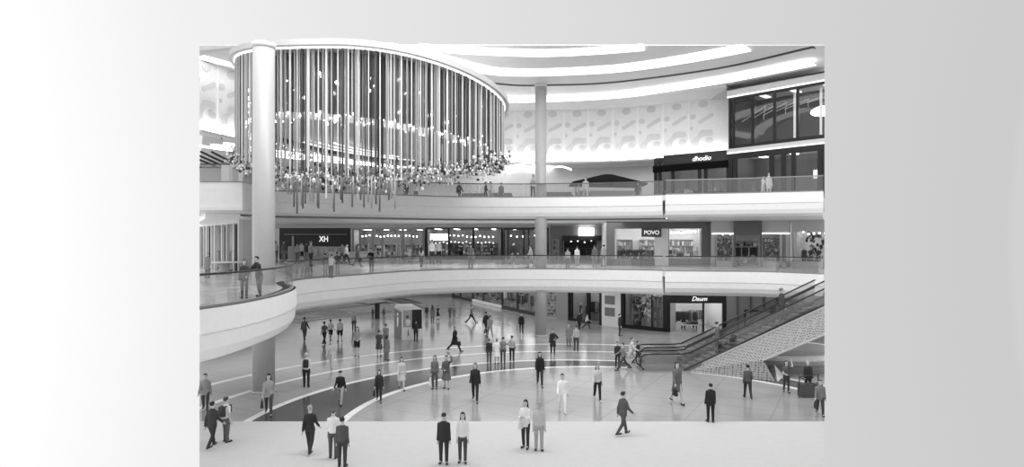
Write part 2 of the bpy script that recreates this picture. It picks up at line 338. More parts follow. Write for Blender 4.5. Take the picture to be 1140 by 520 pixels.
# ---- glass railings
def railing(path, z, label, dark=70, h=1.05, seg=1.5, gv=.95):
    t = empty('balcony_railing', (path[0][0], path[0][1], z), 0, label, 'railing'); off = Vector((path[0][0], path[0][1]))
    path = [Vector((p[0], p[1]))-off for p in path]; inn = offset(path, -.14)
    mb = MB(); sweep(mb, inn, [(-.045, h), (.045, h), (.045, h+.07), (-.045, h+.07)]); mb.build('handrail', G(dark, .3), t)
    mb = MB(); sweep(mb, inn, [(-.05, 0), (.05, 0), (.05, .09), (-.05, .09)]); mb.build('base_channel', G(150, .3), t)
    acc = 0; cur = [inn[0]]
    for a, c in zip(inn, inn[1:]):
        cur.append(c); acc += (c-a).length
        if acc >= seg or c is inn[-1]:
            q = list(cur); d0 = (q[1]-q[0]).normalized(); q[0] = q[0]+d0*.03
            mb = MB(); sweep(mb, q, [(-.012, .06), (.012, .06), (.012, h), (-.012, h)]); mb.build('glass_panel', glass(gv, .12), t)
            cur = [c]; acc = 0
    return t
railing(rim1, 5.3, 'long curved glass railing with dark handrail around the first gallery and near balcony', 50)
railing(rim1b, 5.3, 'glass railing on the first gallery above the dark shop, running to the escalator', 50)
railing(rim2a, 10.9, 'short glass railing on the upper left balcony beside the tall column', 60, gv=.9)
railing(rim2, 10.9, 'curved glass railing across the upper gallery behind the chandelier', 90, gv=.88)
railing(rim2b, 10.9, 'glass railing at the right end of the upper gallery, below the big dark windows', 150, gv=.85)
# ---- floor inlays on the far left of the ground floor
def poly3(name, pts, z, mat, label, cat):
    mb = MB(); plate(mb, [(p.x, p.y) for p in pts], z, z+.012); return tag(mb.build(name, mat), kind='structure')
poly3('floor_inlay', [FL(350,350.5), FL(378,353), FL(389,346.5), FL(362,344)], .001, G(70, .5), '', '')
def line3(pts, w, g=55):
    mb = MB(); sweep(mb, spline([FL(*p).xy for p in pts], 1), [(-w/2, .001), (w/2, .001), (w/2, .014), (-w/2, .014)]); S(mb.build('floor_inlay', G(g, .4)))
line3([(330,350.5),(350,346.5),(395,341),(436,337)], 1.3); line3([(330,356),(360,352.5),(400,349),(435,346)], .9); line3([(330,359.5),(362,354.8),(402,350.6),(435,347.5)], .9)
line3([(430,332.5),(445,336),(470,343.5)], 1.3, 60); line3([(444,332),(456,335),(466,338)], 1.2, 60)
# ================================================================== CHANDELIER
cx, cy, rx, ry, zt = -8.95, 42.0, 8.5, 10.3, 17.3
def ztop(u): return zt-(.85*u*abs(u) if u > 0 else 1.2*u*abs(u))
chan = empty('chandelier', (cx, cy, zt), 0, 'huge oval chandelier of hanging light and dark rods around a dark drum', 'chandelier')
def ring_pts(k, f=1.0, fy=None): return [(f*rx*math.cos(t), (fy or f)*ry*math.sin(t)) for t in [2*PI*i/k for i in range(k)]]
N = 96
def band(mb, f0, f1, zf0, zf1, mi=0):     # closed oval band, rectangular section
    vs = []
    for (x, y) in ring_pts(N):
        u = x/rx
        for f, zz in ((f0, zf0(u)), (f1, zf0(u)), (f1, zf1(u)), (f0, zf1(u))): vs.append((x*f, y*f, zz))
    fs = [(i*4+j, ((i+1)%N)*4+j, ((i+1)%N)*4+(j+1)%4, i*4+(j+1)%4) for i in range(N) for j in range(4)]
    mb.add(vs, fs, mi)
tz = lambda u: ztop(u)-zt
mb = MB(); band(mb, .02, 1.03, lambda u: tz(u), lambda u: tz(u)+.3); mb.build('canopy', G(196, .5), chan)
mb = MB(); band(mb, .985, 1.0, lambda u: tz(u)-.06, lambda u: tz(u)); mb.build('rim_light', G(255, .5, 1.5), chan)
db = lambda u: 13.75-zt-.75*u
mb = MB(); band(mb, .86, .90, db, lambda u: tz(u)); 
m_drum, n, b = nodes_mat('dark_mirror_drum', .28, .6); b.inputs['Metallic'].default_value = .75
tcn = n.nodes.new('ShaderNodeTexCoord'); mp = n.nodes.new('ShaderNodeMapping'); mp.inputs['Scale'].default_value = (2.2, 2.2, .06); no = n.nodes.new('ShaderNodeTexNoise'); no.inputs['Scale'].default_value = 1.5
rr = n.nodes.new('ShaderNodeValToRGB'); rr.color_ramp.elements[0].position = .35; rr.color_ramp.elements[0].color = (.07,.07,.07,1); rr.color_ramp.elements[1].position = .72; rr.color_ramp.elements[1].color = (.42,.42,.42,1)  # vertical light streaks of the mirror drum put into its base colour
n.links.new(tcn.outputs['Object'], mp.inputs[0]); n.links.new(mp.outputs[0], no.inputs['Vector']); n.links.new(no.outputs['Fac'], rr.inputs[0]); n.links.new(rr.outputs[0], b.inputs['Base Color'])
mb.build('drum', m_drum, chan)
mb = MB(); band(mb, .02, .86, lambda u: db(u)+.25, lambda u: db(u)+.3); mb.build('drum_base', G(210, .5), chan)
mb = MB(); band(mb, .885, .925, lambda u: db(u)-.1, lambda u: db(u)+.25); mb.build('drum_rim', G(225, .3), chan)
mb = MB()
for f in (.40, .55, .70):
    vs = []; K2 = 40
    for i in range(K2+1):
        t = PI*.1+PI*.8*i/K2; x = rx*math.cos(t); y = ry*math.sin(t); u = x*f/rx
        for ff, dz in ((f, .19), (f+.025, .19), (f+.025, .25), (f, .25)): vs.append((x*ff, y*ff, db(u)+dz))
    mb.add(vs, [(i*4+j, (i+1)*4+j, (i+1)*4+(j+1)%4, i*4+(j+1)%4) for i in range(K2) for j in range(4)])
mb.build('ring_light', G(255, .5, 1.4), chan)
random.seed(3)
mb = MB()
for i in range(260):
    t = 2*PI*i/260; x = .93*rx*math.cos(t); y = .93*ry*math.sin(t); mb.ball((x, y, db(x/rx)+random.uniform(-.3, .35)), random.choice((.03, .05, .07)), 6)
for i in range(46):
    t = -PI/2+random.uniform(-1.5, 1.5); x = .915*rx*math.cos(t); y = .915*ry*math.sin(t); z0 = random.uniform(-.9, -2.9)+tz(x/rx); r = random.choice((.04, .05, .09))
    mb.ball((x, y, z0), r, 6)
mb.build('glint_beads', G(255, .5, 5), chan)['kind'] = 'stuff'  # glowing beads standing in for reflected glints on the drum and its rim
unit = MB(); unit.cone((0, 0, 0), (0, 0, -1), 1, 1, 6); ume = {}
for k, mt in (('l', G(232, .25)), ('m', G(150, .25)), ('d', G(70, .3))):
    me = unit.mesh('strand'); me.materials.append(mt); ume[k] = me
def zbot(x, y):
    u = x/rx; return 10.45+(1.9 if u > 0 else 2.5)*u*u-zt+random.uniform(-.15, .35)+(max(0, y/ry+.2))*2.2
for i in range(100):       # the strands nearest the viewer, one by one
    t = PI+PI*(i+.5)/100+random.uniform(-.008, .008); x = rx*math.cos(t)*.99; y = ry*math.sin(t)*.99
    o = bpy.data.objects.new('strand', ume['l' if i % 2 == 0 else random.choice('dm')]); C.objects.link(o); o.parent = chan
    zz = tz(x/rx); ln = zz-zbot(x, y); r = random.choice((.03, .036, .045))
    if i in range(32, 66) and i % 3 == 0: ln += random.uniform(.5, 1.5)
    o.location = (x, y, zz); o.scale = (r, r, ln)
mb = MB()
for i in range(480):
    f = random.choice((.925, .955)); t = PI+PI*random.random() if i < 300 else PI*random.random(); x = rx*math.cos(t)*f; y = ry*math.sin(t)*f; zz = tz(x/rx); zb = zbot(x, y)+random.uniform(0, .8); r = random.choice((.022, .03, .036))
    if random.random() < .25: zb = db(x/rx)+random.uniform(-.5, .3)
    mb.cone((x, y, zz), (x, y, zb), r, r, 5, random.choice((0, 0, 1, 2, 2)), caps=False)
mb.build('strand_bundle', [G(235, .25), G(150, .25), G(60, .3)], chan)['kind'] = 'stuff'
mb = MB()
for i in range(2000):
    t = PI+PI*random.random() if i < 1800 else PI*random.random(); f = random.gauss(.97, .035); x = rx*math.cos(t)*f; y = ry*math.sin(t)*f; u = x/rx
    zb = 10.45+(1.9 if u > 0 else 2.5)*u*u-zt+max(0, y/ry+.2)*2.2; dens = 1 if abs(u) > .35 or True else .5
    z = zb+random.gauss(.1, .28); r = random.uniform(.06, .16)
    mb.ball((x, y, z), r*.66, 4, random.choice((0, 0, 0, 1, 2, 3)), (random.uniform(.5, 1.1), random.uniform(.5, 1), random.uniform(.6, 1.4)))
mb.build('crystal_cluster', [G(235, .2), G(150, .2), G(80, .2), G(45, .3)], chan)['kind'] = 'stuff'
mb = MB()
for i in range(26):
    t = -PI/2+random.uniform(-.3, .38); x = rx*math.cos(t); y = ry*math.sin(t); z0 = 10.45-zt
    mb.cone((x, y, z0+.3), (x, y, z0-random.uniform(.5, 1.6)), .045, .045, 6, random.choice((0, 1, 1)))
mb.build('tail_rods', [G(170, .3), G(110, .3)], chan)['kind'] = 'stuff'

q = MB(); q.box(-12.35-cx, -12.25-cx, 31.3-cy, 33.4-cy, -.12, .1); q.build('bracket', G(190), chan)
# ================================================================== SHOPS
RND = [G(45, .6), G(85, .6), G(130, .6), G(180, .6), G(225, .6), G(245, .5)]
def shop(name, label, p0, p1, z0, z1, depth, bays, fg=60, wall=190, sill=.3, head=.4, post=.12, light=2.5, light_f=.5, side=None, cat='shopfront', gv=.93, doors=()):
    """front from p0 to p1 (left to right); local x along the front, y inward"""
    p0 = Vector(p0); p1 = Vector(p1); d = p1-p0; Wd = d.length; H = z1-z0; rz = math.atan2(d.y, d.x)
    t = empty(name, (p0.x, p0.y, z0), rz, label, cat); xs = [Wd*b_ for b_ in bays]; side = post if side is None else side
    mb = MB(); mb.box(0, Wd, 0, .25, H-head, H); mb.box(0, side, 0, .25, 0, H-head); mb.box(Wd-side, Wd, 0, .25, 0, H-head)
    for x in xs[1:-1]: mb.box(x-post/2, x+post/2, 0, .2, 0, H-head)
    for i, (a, c) in enumerate(zip(xs, xs[1:])):
        if sill and i not in doors: mb.box(a, c, 0, .22, 0, sill)
    mb.build('frame', G(fg, .5, spec=.3), t)
    for i, (a, c) in enumerate(zip(xs, xs[1:])):
        if i in doors: continue
        q = MB(); q.box(a+.03, c-.03, .08, .1, sill, H-head); q.build('window_pane', glass(gv, .035), t)
    q = MB(); q.box(.02, Wd-.02, depth, depth+.1, 0, H-.02); q.build('back_wall', G(wall, .7), t)
    for x in (0, Wd-.1): q = MB(); q.box(x, x+.1, .25, depth, 0, H-.02); q.build('side_wall', G(wall, .7), t)
    q = MB(); q.box(.1, Wd-.1, .25, depth, H-.1, H-.02); q.build('shop_ceiling', G(210, .7), t)
    k = max(1, int(Wd/2.2))
    for i in range(k):
        q = MB(); a = Wd*(i+.5)/k; q.box(a-.45*light_f, a+.45*light_f, .8, depth-.6, H-.17, H-.1); q.build('fill_panel', G(255, .5, light), t)  # glowing panels added to light the shop interior
    t['_w'] = Wd; t['_h'] = H; t['_d'] = depth
    return t
def at(t, x, y, z=0): return (Matrix.Translation(t.location) @ Matrix.Rotation(t.rotation_euler.z, 4, 'Z')) @ Vector((x, y, z))
def sign(t, txt, x, z, size, y=-.06, board=None, emit=.7, shear=0, g=70, sx=1.0):
    if board:
        w, h = board; q = MB(); q.box(x-w/2, x+w/2, y-.02, y+.14, z-h/2, z+h/2); o = q.build('sign_board', G(g, .5), t)
    me = text_mesh(txt, size, .02, shear); me.materials.append(G(250, .5, emit)); o2 = link('lettering', me, t); o2.location = (x, y-.05, z); o2.scale = (sx, 1, 1); return o2
def rack(t, x, y, w, label, group, h=1.45, tone=None, rz=0):
    p = at(t, x, y); r = empty('garment_rack', p, t.rotation_euler.z+rz, label, 'clothes rack', group)
    q = MB()
    for s_ in (-1, 1):
        q.box(s_*w/2-.02, s_*w/2+.02, -.02, .02, .04, h); q.box(s_*w/2-.025, s_*w/2+.025, -.25, .25, 0, .04)
    q.box(-w/2, w/2, -.015, .015, h-.03, h); q.build('stand', G(120, .3), r)
    q = MB(); a = -w/2+.06
    while a < w/2-.06:
        th = random.uniform(.04, .09); l = random.uniform(.6, 1.0); q.box(a, a+th, -.21, .21, h-.08-l, h-.06, random.choice(tone or [0, 0, 1, 2, 3, 4])); a += th+.012
    q.build('garments', RND, r)['kind'] = 'stuff'; return r
def shelf(t, x, y, w, h, label, group, rows=4, g=200, tone=None, rz=0, dp=.35, z=0):
    p = at(t, x, y, z); r = empty('display_shelf', p, t.rotation_euler.z+rz, label, 'shelf', group)
    q = MB(); q.box(-w/2, -w/2+.05, -dp/2, dp/2, 0, h); q.box(w/2-.05, w/2, -dp/2, dp/2, 0, h); q.box(-w/2+.05, w/2-.05, dp/2-.03, dp/2, 0, h)
    for i in range(rows+1): zz = .1+(h-.15)*i/rows; q.box(-w/2+.05, w/2-.05, -dp/2, dp/2-.03, zz, zz+.04)
    q.build('shelf_frame', G(g, .5), r); q = MB()
    for i in range(rows):
        zz = .141+(h-.15)*i/rows; hh = (h-.15)/rows-.08; a = -w/2+.08
        while a < w/2-.25:
            ww = random.uniform(.1, .26); q.box(a, a+ww, -dp/2+.04, dp/2-.06, zz, zz+hh*random.uniform(.35, .95), random.choice(tone or range(6))); a += ww+random.uniform(.02, .12)
    q.build('goods', RND, r)['kind'] = 'stuff'; return r
def table(t, x, y, w, label, group=None, g=220, dp=.8, h=.75):
    p = at(t, x, y); r = empty('display_table', p, t.rotation_euler.z, label, 'table', group)
    q = MB(); q.box(-w/2, w/2, -dp/2, dp/2, h-.06, h); q.build('table_top', G(g, .4), r)
    for sx_ in (-1, 1):
        for sy_ in (-1, 1): q = MB(); q.box(sx_*(w/2-.06)-.03, sx_*(w/2-.06)+.03, sy_*(dp/2-.06)-.03, sy_*(dp/2-.06)+.03, 0, h-.06); q.build('leg', G(g, .4), r)
    q = MB(); a = -w/2+.05
    while a < w/2-.3: ww = random.uniform(.15, .3); q.box(a, a+ww, -dp/2+.1, dp/2-.1, h, h+random.uniform(.08, .35), random.choice(range(6))); a += ww+.05
    q.build('goods', RND, r)['kind'] = 'stuff'; return r
MANNEQUINS = []     # (shop, x, y, dark?, label, group) filled here, built after the figure maker
def X(px, Y): return (px-570)/F*Y
# ---------- first gallery (floor z 5.3)
za, zb_ = 5.3, 9.27
s1 = shop('shopfront', 'wide shop with a thick mid grey frame and bright white interior on the first gallery', (X(675, 57), 57), (X(791, 56.5), 56.5), za, zb_, 4.6, [0, .48, .60, 1], fg=108, wall=238, sill=.62, head=.62, post=.1, side=.75, light=7, gv=.97)
q = MB(); q.box(4.35, 5.55, -.12, .3, .02, 3.35); q.build('pillar', G(225, .5), s1)
q = MB(); q.box(.75, .95, .3, 1.2, .6, 3.3); q.box(8.45, 8.7, .3, 1.2, .6, 3.3); q.build('reveal', G(240, .5), s1)
sign(s1, 'POVO', 4.0, 2.98, .5, y=-.35, board=(1.75, .75), g=75)
for x_, n_ in ((1.75, 0), (2.95, 1), (4.15, 0)): rack(s1, x_, 2.4, 1.0, 'rack of dark clothes in the left window of the wide grey-framed shop', 'clothes racks in the grey framed shop', tone=[0, 0, 0, 1, 2])
rack(s1, 6.4, 3.0, 1.1, 'rack of mixed clothes deep in the right window of the wide grey-framed shop', None); table(s1, 6.5, 1.4, 2.2, 'white display table with folded goods in the right window of the grey-framed shop')
for i in range(3): shelf(s1, 1.8+i*2.9, 4.3, 2.3, 2.4, 'tall white shelf against the back wall of the wide grey-framed shop', 'back wall shelves of the grey framed shop', tone=[2, 3, 4, 5])
for x_ in (1.6, 2.2, 3.3): MANNEQUINS.append((s1, x_, 1.1, 40, 'dark dressed mannequin in the left window of the wide grey-framed shop', 'mannequins in the grey framed shop window'))
MANNEQUINS.append((s1, 8.35, 1.1, 210, 'pale mannequin at the right end of the wide grey-framed shop window', None))
s2 = shop('shopfront', 'pale stone luxury shop with a dark central portal and strings of dark ornaments', (X(792, 56), 56), (X(880.5, 54), 54), za, zb_, 6, [0, .06, .28, .3, .62, .64, .88, 1], fg=188, wall=150, sill=.42, head=1.15, post=.18, side=.4, light=4, doors=(3,))
W2 = s2['_w']; q = MB(); q.box(W2*.285, W2*.64, -.5, .25, 2.75, 3.95); q.box(W2*.285, W2*.31, -.5, .25, 0, 2.75); q.box(W2*.615, W2*.64, -.5, .25, 0, 2.75); q.build('portal', G(92, .4), s2)
q = MB(); q.box(.05, W2*.285, -.06, .02, 2.84, 2.92); q.box(W2*.64, W2-.1, -.06, .02, 2.84, 2.92); q.build('lit_ledge', G(255, .5, 2.5), s2)
q = MB()
for k_ in range(230):
    for (a, c) in ((.07, .27), (.65, .85)): q.ball((W2*random.uniform(a, c), random.uniform(.35, .9), random.uniform(.6, 2.5)), random.uniform(.05, .12), 5, random.choice((0, 0, 1, 1, 2, 4)))
q.build('ornament_garland', RND, s2)['kind'] = 'stuff'
rack(s2, W2*.46, 3, 1.9, 'rack of dark clothes seen through the portal of the pale stone shop', None, h=1.7, tone=[0, 0, 0, 1, 4]); shelf(s2, W2*.46, 5.4, 2.6, 2.3, 'lit shelf of goods behind the portal of the pale stone shop', None, tone=[0, 0, 1, 4, 5])
table(s2, W2*.18, 1.5, 1.4, 'low pale table in the left window of the pale stone shop', h=.5); table(s2, W2*.75, 1.5, 1.4, 'low pale table in the right window of the pale stone shop', h=.5)
s3 = shop('shopfront', 'shop with patterned window display at the right end of the first gallery', (X(881, 53.8), 53.8), (X(919, 51.5), 51.5), za, zb_, 5, [0, .12, 1], fg=190, wall=215, sill=.5, head=.95, post=.1, light=5)
q = MB()
for k_ in range(90): q.ball((random.uniform(.5, 3.6), random.uniform(1.2, 2.2), random.uniform(.6, 2.9)), random.uniform(.08, .2), 5, random.choice((0, 1, 2, 4, 5)), (1, .5, 1.2))
q.build('flower_wall', RND, s3)['kind'] = 'stuff'
for x_ in (.7, 1.3, 1.95): MANNEQUINS.append((s3, x_, .8, 70, 'grey dressed mannequin in the shop window at the right end of the first gallery', 'mannequins in the right end window'))
s4 = shop('shopfront', 'dark open shop under a glowing white sign box beside the middle column', (X(612, 72), 72), (X(676, 71), 71), za, zb_, 7, [0, .2, .24, .9, 1], fg=150, wall=70, sill=0, head=1.1, post=.15, side=1.2, light=1.2, doors=(1, 2, 3))
q = MB(); q.box(s4['_w']*.51, s4['_w']*.77, -.35, -.1, 2.85, 3.75); q.build('sign_box', G(250, .5, 3.5), s4)
q = MB(); q.box(1.5, s4['_w']-.2, -.05, .3, 2.3, 2.87); q.build('dark_header', G(50), s4)
for x_ in (2.4, 3.6, 4.9): rack(s4, x_, 2.5, 1.1, 'dark clothes rack inside the open shop under the glowing sign box', 'racks under the glowing sign', tone=[0, 0, 0, 1])
shelf(s4, .75, -.35, .7, 2.5, 'narrow shelf with small pictures on the grey pier left of the glowing sign box', None, rows=4, tone=[1, 2, 3])
s5 = shop('shopfront', 'long dark framed shop with glowing wall lettering and stocked shelves on the first gallery', (X(474, 78), 78), (X(559.5, 78), 78), za, 9.25, 6, [0, .3, .62, 1], fg=42, wall=120, sill=.45, head=.15, post=.25, side=.2, light=6)
q = MB(); q.box(.5, 2.7, .3, .34, 2.35, 3.2); q.build('light_box', G(250, .5, 1.8), s5)
for i in range(4): shelf(s5, 1.4+i*2.2, 1.0+.8*(i > 1), 1.9, 2.0, 'stocked shelf in the window of the long dark framed gallery shop', 'shelves in the long dark shop', tone=[0, 0, 1, 3, 5], g=60)
for i in range(3): table(s5, 2.2+i*2.6, 3.4, 1.8, 'display table inside the long dark framed gallery shop', 'tables in the long dark shop')
s6 = shop('shopfront', 'narrow clothing shop with dark door posts just left of the middle column', (X(560.5, 78), 78), (X(611, 78), 78), za, 9.25, 6, [0, .1, .45, .56, 1], fg=60, wall=120, sill=0, head=.25, post=.16, light=5, doors=(1,))
for x_ in (1.3, 2.3, 3.9, 4.9): rack(s6, x_, 1.6, .9, 'rack of clothes inside the narrow shop left of the middle column', 'racks in the narrow shop', tone=[0, 1, 2, 3])
s7 = shop('shopfront', 'bright busy market shop behind the white counter on the first gallery', (X(391, 79), 79), (X(473, 79), 79), za, 9.2, 6, [0, .12, .3, .42, .7, .82, 1], fg=140, wall=125, sill=0, head=.2, post=.3, light=6, doors=(0, 1, 2, 3, 4, 5))
for i in range(5): shelf(s7, 1+i*1.8, 1.8+(i % 2)*1.2, 1.5, 1.9, 'market shelf crowded with small goods behind the white counter', 'market shelves', rows=4)
cnt = empty('service_counter', at(s7, 2.3, -9), 0, 'long white service counter in front of the market shop', 'counter')
q = MB(); q.box(-2.4, 2.6, -.4, .4, 0, 1.0); q.build('counter_body', G(222), cnt); q = MB(); q.box(-2.45, 2.65, -.45, .45, 1.0, 1.06); q.build('counter_top', G(240), cnt); q = MB(); q.box(.9, 2.2, -.43, -.4, .2, .8); q.build('front_panel', G(245), cnt)
s8 = shop('shopfront', 'far gallery shop with a very dark facade and two white letters', (X(311, 78), 78), (X(390, 78), 78), za, 9.2, 5, [0, .1, .96, 1], fg=48, wall=165, sill=0, head=2.3, post=.2, light=4, doors=(1,))
sign(s8, 'XH', s8['_w']*.63, 2.5, 1.0, y=-.1, emit=.9, sx=.8)
q = MB(); q.box(.6, s8['_w']-.4, -.12, .0, 3.05, 3.15); q.build('metal_trim', G(120), s8); q = MB(); q.box(s8['_w']*.18, s8['_w']*.21, -.1, .1, 0, 2.9); q.build('trim_post', G(140), s8)
for x_ in (2.2, 3.6, 5.0, 6.4): rack(s8, x_, 2, 1.2, 'rack of pale clothes under the very dark facade with two letters', 'racks under the dark facade', h=1.4, tone=[3, 4, 4])
def pendants(t, n_, y, z, r=.09, x0=.1, x1=.9):
    q = MB()
    for i in range(n_):
        x = t['_w']*(x0+(x1-x0)*(i+.5)/n_); zz = z+random.uniform(-.12, .12); q.ball((x, y, zz), r, 8, 0); q.cone((x, y, zz), (x, y, t['_h']-.1), .012, .012, 5, 1)
    q.build('pendant_lamps', [G(255, .5, 6), G(60)], t)
pendants(s1, 9, 2.0, 3.05, .1, .62, .92); pendants(s5, 14, 1.2, 2.9, .1); pendants(s5, 16, .6, 2.1, .06); pendants(s7, 16, 1.0, 2.9, .1); pendants(s2, 8, 1.0, 2.9, .06); pendants(s6, 6, 1.0, 2.9, .09); pendants(s4, 5, 1.5, 2.2, .07, .3)
pendants(s3, 5, 1.0, 2.9)
# near left shop with pillars
s9 = shop('shopfront', 'near left gallery shop with tall dark wall panels behind a white canopy', (-27.2, 54), (-18.25, 42), za, 8.95, 1.3, [0, .1, .22, .3, .42, .5, .66, .76, .9, 1], fg=205, wall=190, sill=0, head=.25, post=.22, side=.35, light=1.2, doors=range(9))
q = MB()
for a in (.08, .2, .34, .56, .83): q.box(s9['_w']*a, s9['_w']*a+.9, .3, .42, .1, 3.3)
q.build('dark_wall_panel', G(36, .8, spec=.15), s9)
q = MB(); q.box(s9['_w']-.9, s9['_w']-.35, -.05, .1, .1, 3.3); q.build('dark_post_panel', G(60, .8, spec=.15), s9)
for a in (4, 6.6, 9.5): rack(s9, a, .95, 1.2, 'rack of clothes inside the near left gallery shop', 'racks in the near left shop', tone=[1, 3, 4, 5])
can = MB(); can.hexa([(-29, 57, 8.95), (-19.6, 40.2, 8.95), (-17.9, 41.4, 8.95), (-26, 56, 8.95)], [(-29, 57, 9.27), (-19.6, 40.2, 9.27), (-17.9, 41.4, 9.27), (-26, 56, 9.27)]); S(can.build('trim_6', WHITE))
tb = empty('round_table', FL(250, 306, 5.3), 0, 'white round display table in front of the near left gallery shop', 'table')
q = MB(); q.cone((0, 0, .78), (0, 0, .84), 1.15, 1.15, 32); q.build('table_top', G(240), tb); q = MB(); q.cone((0, 0, 0), (0, 0, .78), .35, .3, 20); q.build('pedestal', G(190), tb)
# ---------- ground floor
GA = [(-8.1, 84.9), (2.4, 63.2), (5.35, 59.9), (8.0, 56.2), (9.45, 54.6), (12.75, 51.9), (17.7, 51.9)]
g1 = shop('shopfront', 'long slanting clothing shop on the ground floor left of the middle column', GA[0], GA[1], 0, 3.5, 3.4, [0, .12, .3, .44, .66, .82, 1], fg=58, wall=150, sill=.35, head=.1, post=.16, light=9)
q = MB(); q.box(g1['_w']*.3, g1['_w']*.66, -.03, .0, .02, .36); q.build('white_sill', G(240), g1)
for i in range(12): rack(g1, 1.2+i*1.9, 1.2+(i % 3)*.7, 1.5, 'rack of hanging clothes in the long slanting ground floor shop', 'racks in the slanting shop', h=1.7, tone=[0, 0, 1, 2, 4])
g2 = shop('shopfront', 'pale shop bay lined with bright shoe shelves right of the middle column', GA[1], GA[2], 0, 3.5, 2, [0, .65, 1], fg=175, wall=215, sill=.15, head=.15, post=.1, light=6)
shelf(g2, 1.5, .9, 2.3, 2.9, 'bright wall of shoes on many thin shelves right of the middle column', None, rows=8, g=235, tone=[2, 3, 4])
q = MB(); q.box(g2['_w']*.66, g2['_w'], -.06, 0, 0, 3.33); q.build('grey_pier', G(150), g2)
g3 = shop('shopfront', 'black framed fashion shop window and doorway on the ground floor', GA[2], GA[3], 0, 3.5, 2.2, [0, .1, .58, .63, .95, 1], fg=28, wall=160, sill=.22, head=.22, post=.14, light=10, doors=(3,))
for x_ in (1.0, 1.9): MANNEQUINS.append((g3, x_, .7, 40, 'black dressed mannequin in the narrower black framed ground floor window', 'mannequins in the narrow black window'))
rack(g3, 1.6, 1.9, 1.8, 'rack of dark clothes behind the narrower black framed window', None, h=1.8, tone=[0, 0, 2, 4]); shelf(g3, 3.6, 1.8, 1.2, 2.4, 'shelf seen through the doorway of the black framed shop', None, tone=[0, 1, 3], g=90)
g4 = empty('pier', (GA[3][0], GA[3][1], 0), math.atan2(GA[4][1]-GA[3][1], GA[4][0]-GA[3][0]), 'white pier with two small square pictures between the black shop frames', 'pier')
wq = (Vector(GA[4])-Vector(GA[3])).length
q = MB(); q.box(.02, wq-.02, 0, .35, 0, 3.33); q.build('pier_body', G(232), g4)
for z_ in (.9, 1.95): q = MB(); q.box(.4, 1.5, -.04, 0, z_, z_+.75); q.build('picture', [G(120)], g4)
g5 = shop('shopfront', 'black framed ground floor window with a bouquet-like display, left of the scripted shop sign', GA[4], GA[5], 0, 3.5, 1.7, [0, .68, 1], fg=26, wall=190, sill=.3, head=.2, post=.05, side=.32, light=10)
q = MB()
for k_ in range(110): q.ball((1.9+random.gauss(0, .42), .6+random.gauss(0, .12), 1.9+random.gauss(0, .55)), random.uniform(.06, .17), 6, random.choice((0, 1, 2, 4, 5)))
q.build('hanging_bouquet', RND, g5)['kind'] = 'stuff'
shelf(g5, .95, 1.4, 1.0, 2.6, 'shelf of dark goods in the left part of the bouquet window', None, rows=4, tone=[0, 0, 1]); shelf(g5, 3.1, 1.1, 1.1, 2.8, 'grey shelf in the right part of the bouquet window', None, rows=3, g=100, tone=[1, 2])
g6 = shop('shopfront', 'ground floor shop under a black header with a scripted white name', GA[5], GA[6], 0, 3.5, 5, [0, .05, .62, .95, 1], fg=30, wall=205, sill=0, head=1.12, post=.12, side=.14, light=11, doors=(2,))
sign(g6, 'Daum', g6['_w']*.54, 2.74, .52, y=-.04, emit=.7, shear=.35)
rack(g6, 1.9, 2.6, 1.6, 'rack of black clothes in the shop under the scripted white name', None, tone=[0, 0, 0, 1]); rack(g6, 3.5, 3.6, 1.3, 'rack of grey clothes in the shop under the scripted white name', None, tone=[1, 2, 3])
table(g6, 2.1, 1.2, 1.6, 'pale low table in the window under the scripted white name', h=.5)
for x_ in (1.9, 2.9): MANNEQUINS.append((g6, x_, 1.9, 50, 'dark mannequin in the shop under the scripted white name', 'mannequins under the scripted name'))
q = MB(); q.box(17.7, 34, 52, 52.3, 0, 3.33); S(q.build('wall_right', G(140, .4)))
q = MB()
for i in range(6): q.box(18.6+i*1.1, 18.72+i*1.1, 51.9, 52, .02, 3.3)
S(q.build('trim_7', G(95)))
q = MB(); q.box(-44, -7.9, 89, 89.3, 0, 3.33)
for i in range(9): q.box(-40+i*3.6, -39.2+i*3.6, 88.6, 89, 0, 3.33)
S(q.build('wall_left', G(165)))
# ---------- upper gallery (floor z 10.9)
u1 = shop('shopfront', 'low dark shop with a scripted white name on the upper gallery', (X(728, 54.5), 54.5), (X(811.5, 50.6), 50.6), 10.9, 14.7, 4, [0, .08, .26, .62, .7, 1], fg=30, wall=165, sill=.1, head=.45, post=.22, light=5, gv=.9)
u1['label'] = u1['label']
q = MB(); q.box(0, u1['_w'], -.25, .02, 2.55, 3.1); q.build('black_band', G(16, .9, spec=.1), u1)
q = MB(); q.box(.9, u1['_w'], -.1, .0, 3.1, 3.95); q.build('fascia_panel', G(62, .7, spec=.2), u1)
sign(u1, 'dhodio', u1['_w']*.66, 3.42, .56, y=-.14, emit=.8, shear=.25)
for i in range(2): table(u1, 2.6+i*2.2, 1.6, 1.5, 'display table inside the low dark upper gallery shop', 'tables in the upper dark shop', g=60)
u2p0, u2p1 = Vector((X(811, 50), 50)), Vector((X(921, 44.6), 44.6))
u2 = shop('shopfront', 'upper gallery shop with large dark framed windows at the right', u2p0, u2p1, 10.9, 14.55, 4.5, [0, .07, .46, .58, .68, .93, 1], fg=34, wall=120, sill=.1, head=.55, post=.3, light=4.5, gv=.9)
for x_ in (1.2, 2.3): rack(u2, x_, 2.6, 1.0, 'rack of grey clothes in the large dark framed upper gallery windows', 'racks in the upper right shop', tone=[1, 2, 2])
q = MB(); q.box(u2['_w']*.77, u2['_w']*.85, 2, 2.05, 1.3, 1.95); q.box(u2['_w']*.87, u2['_w']*.95, 2, 2.05, 1.3, 1.95); q.build('lit_picture', G(240, .5, 1), u2)
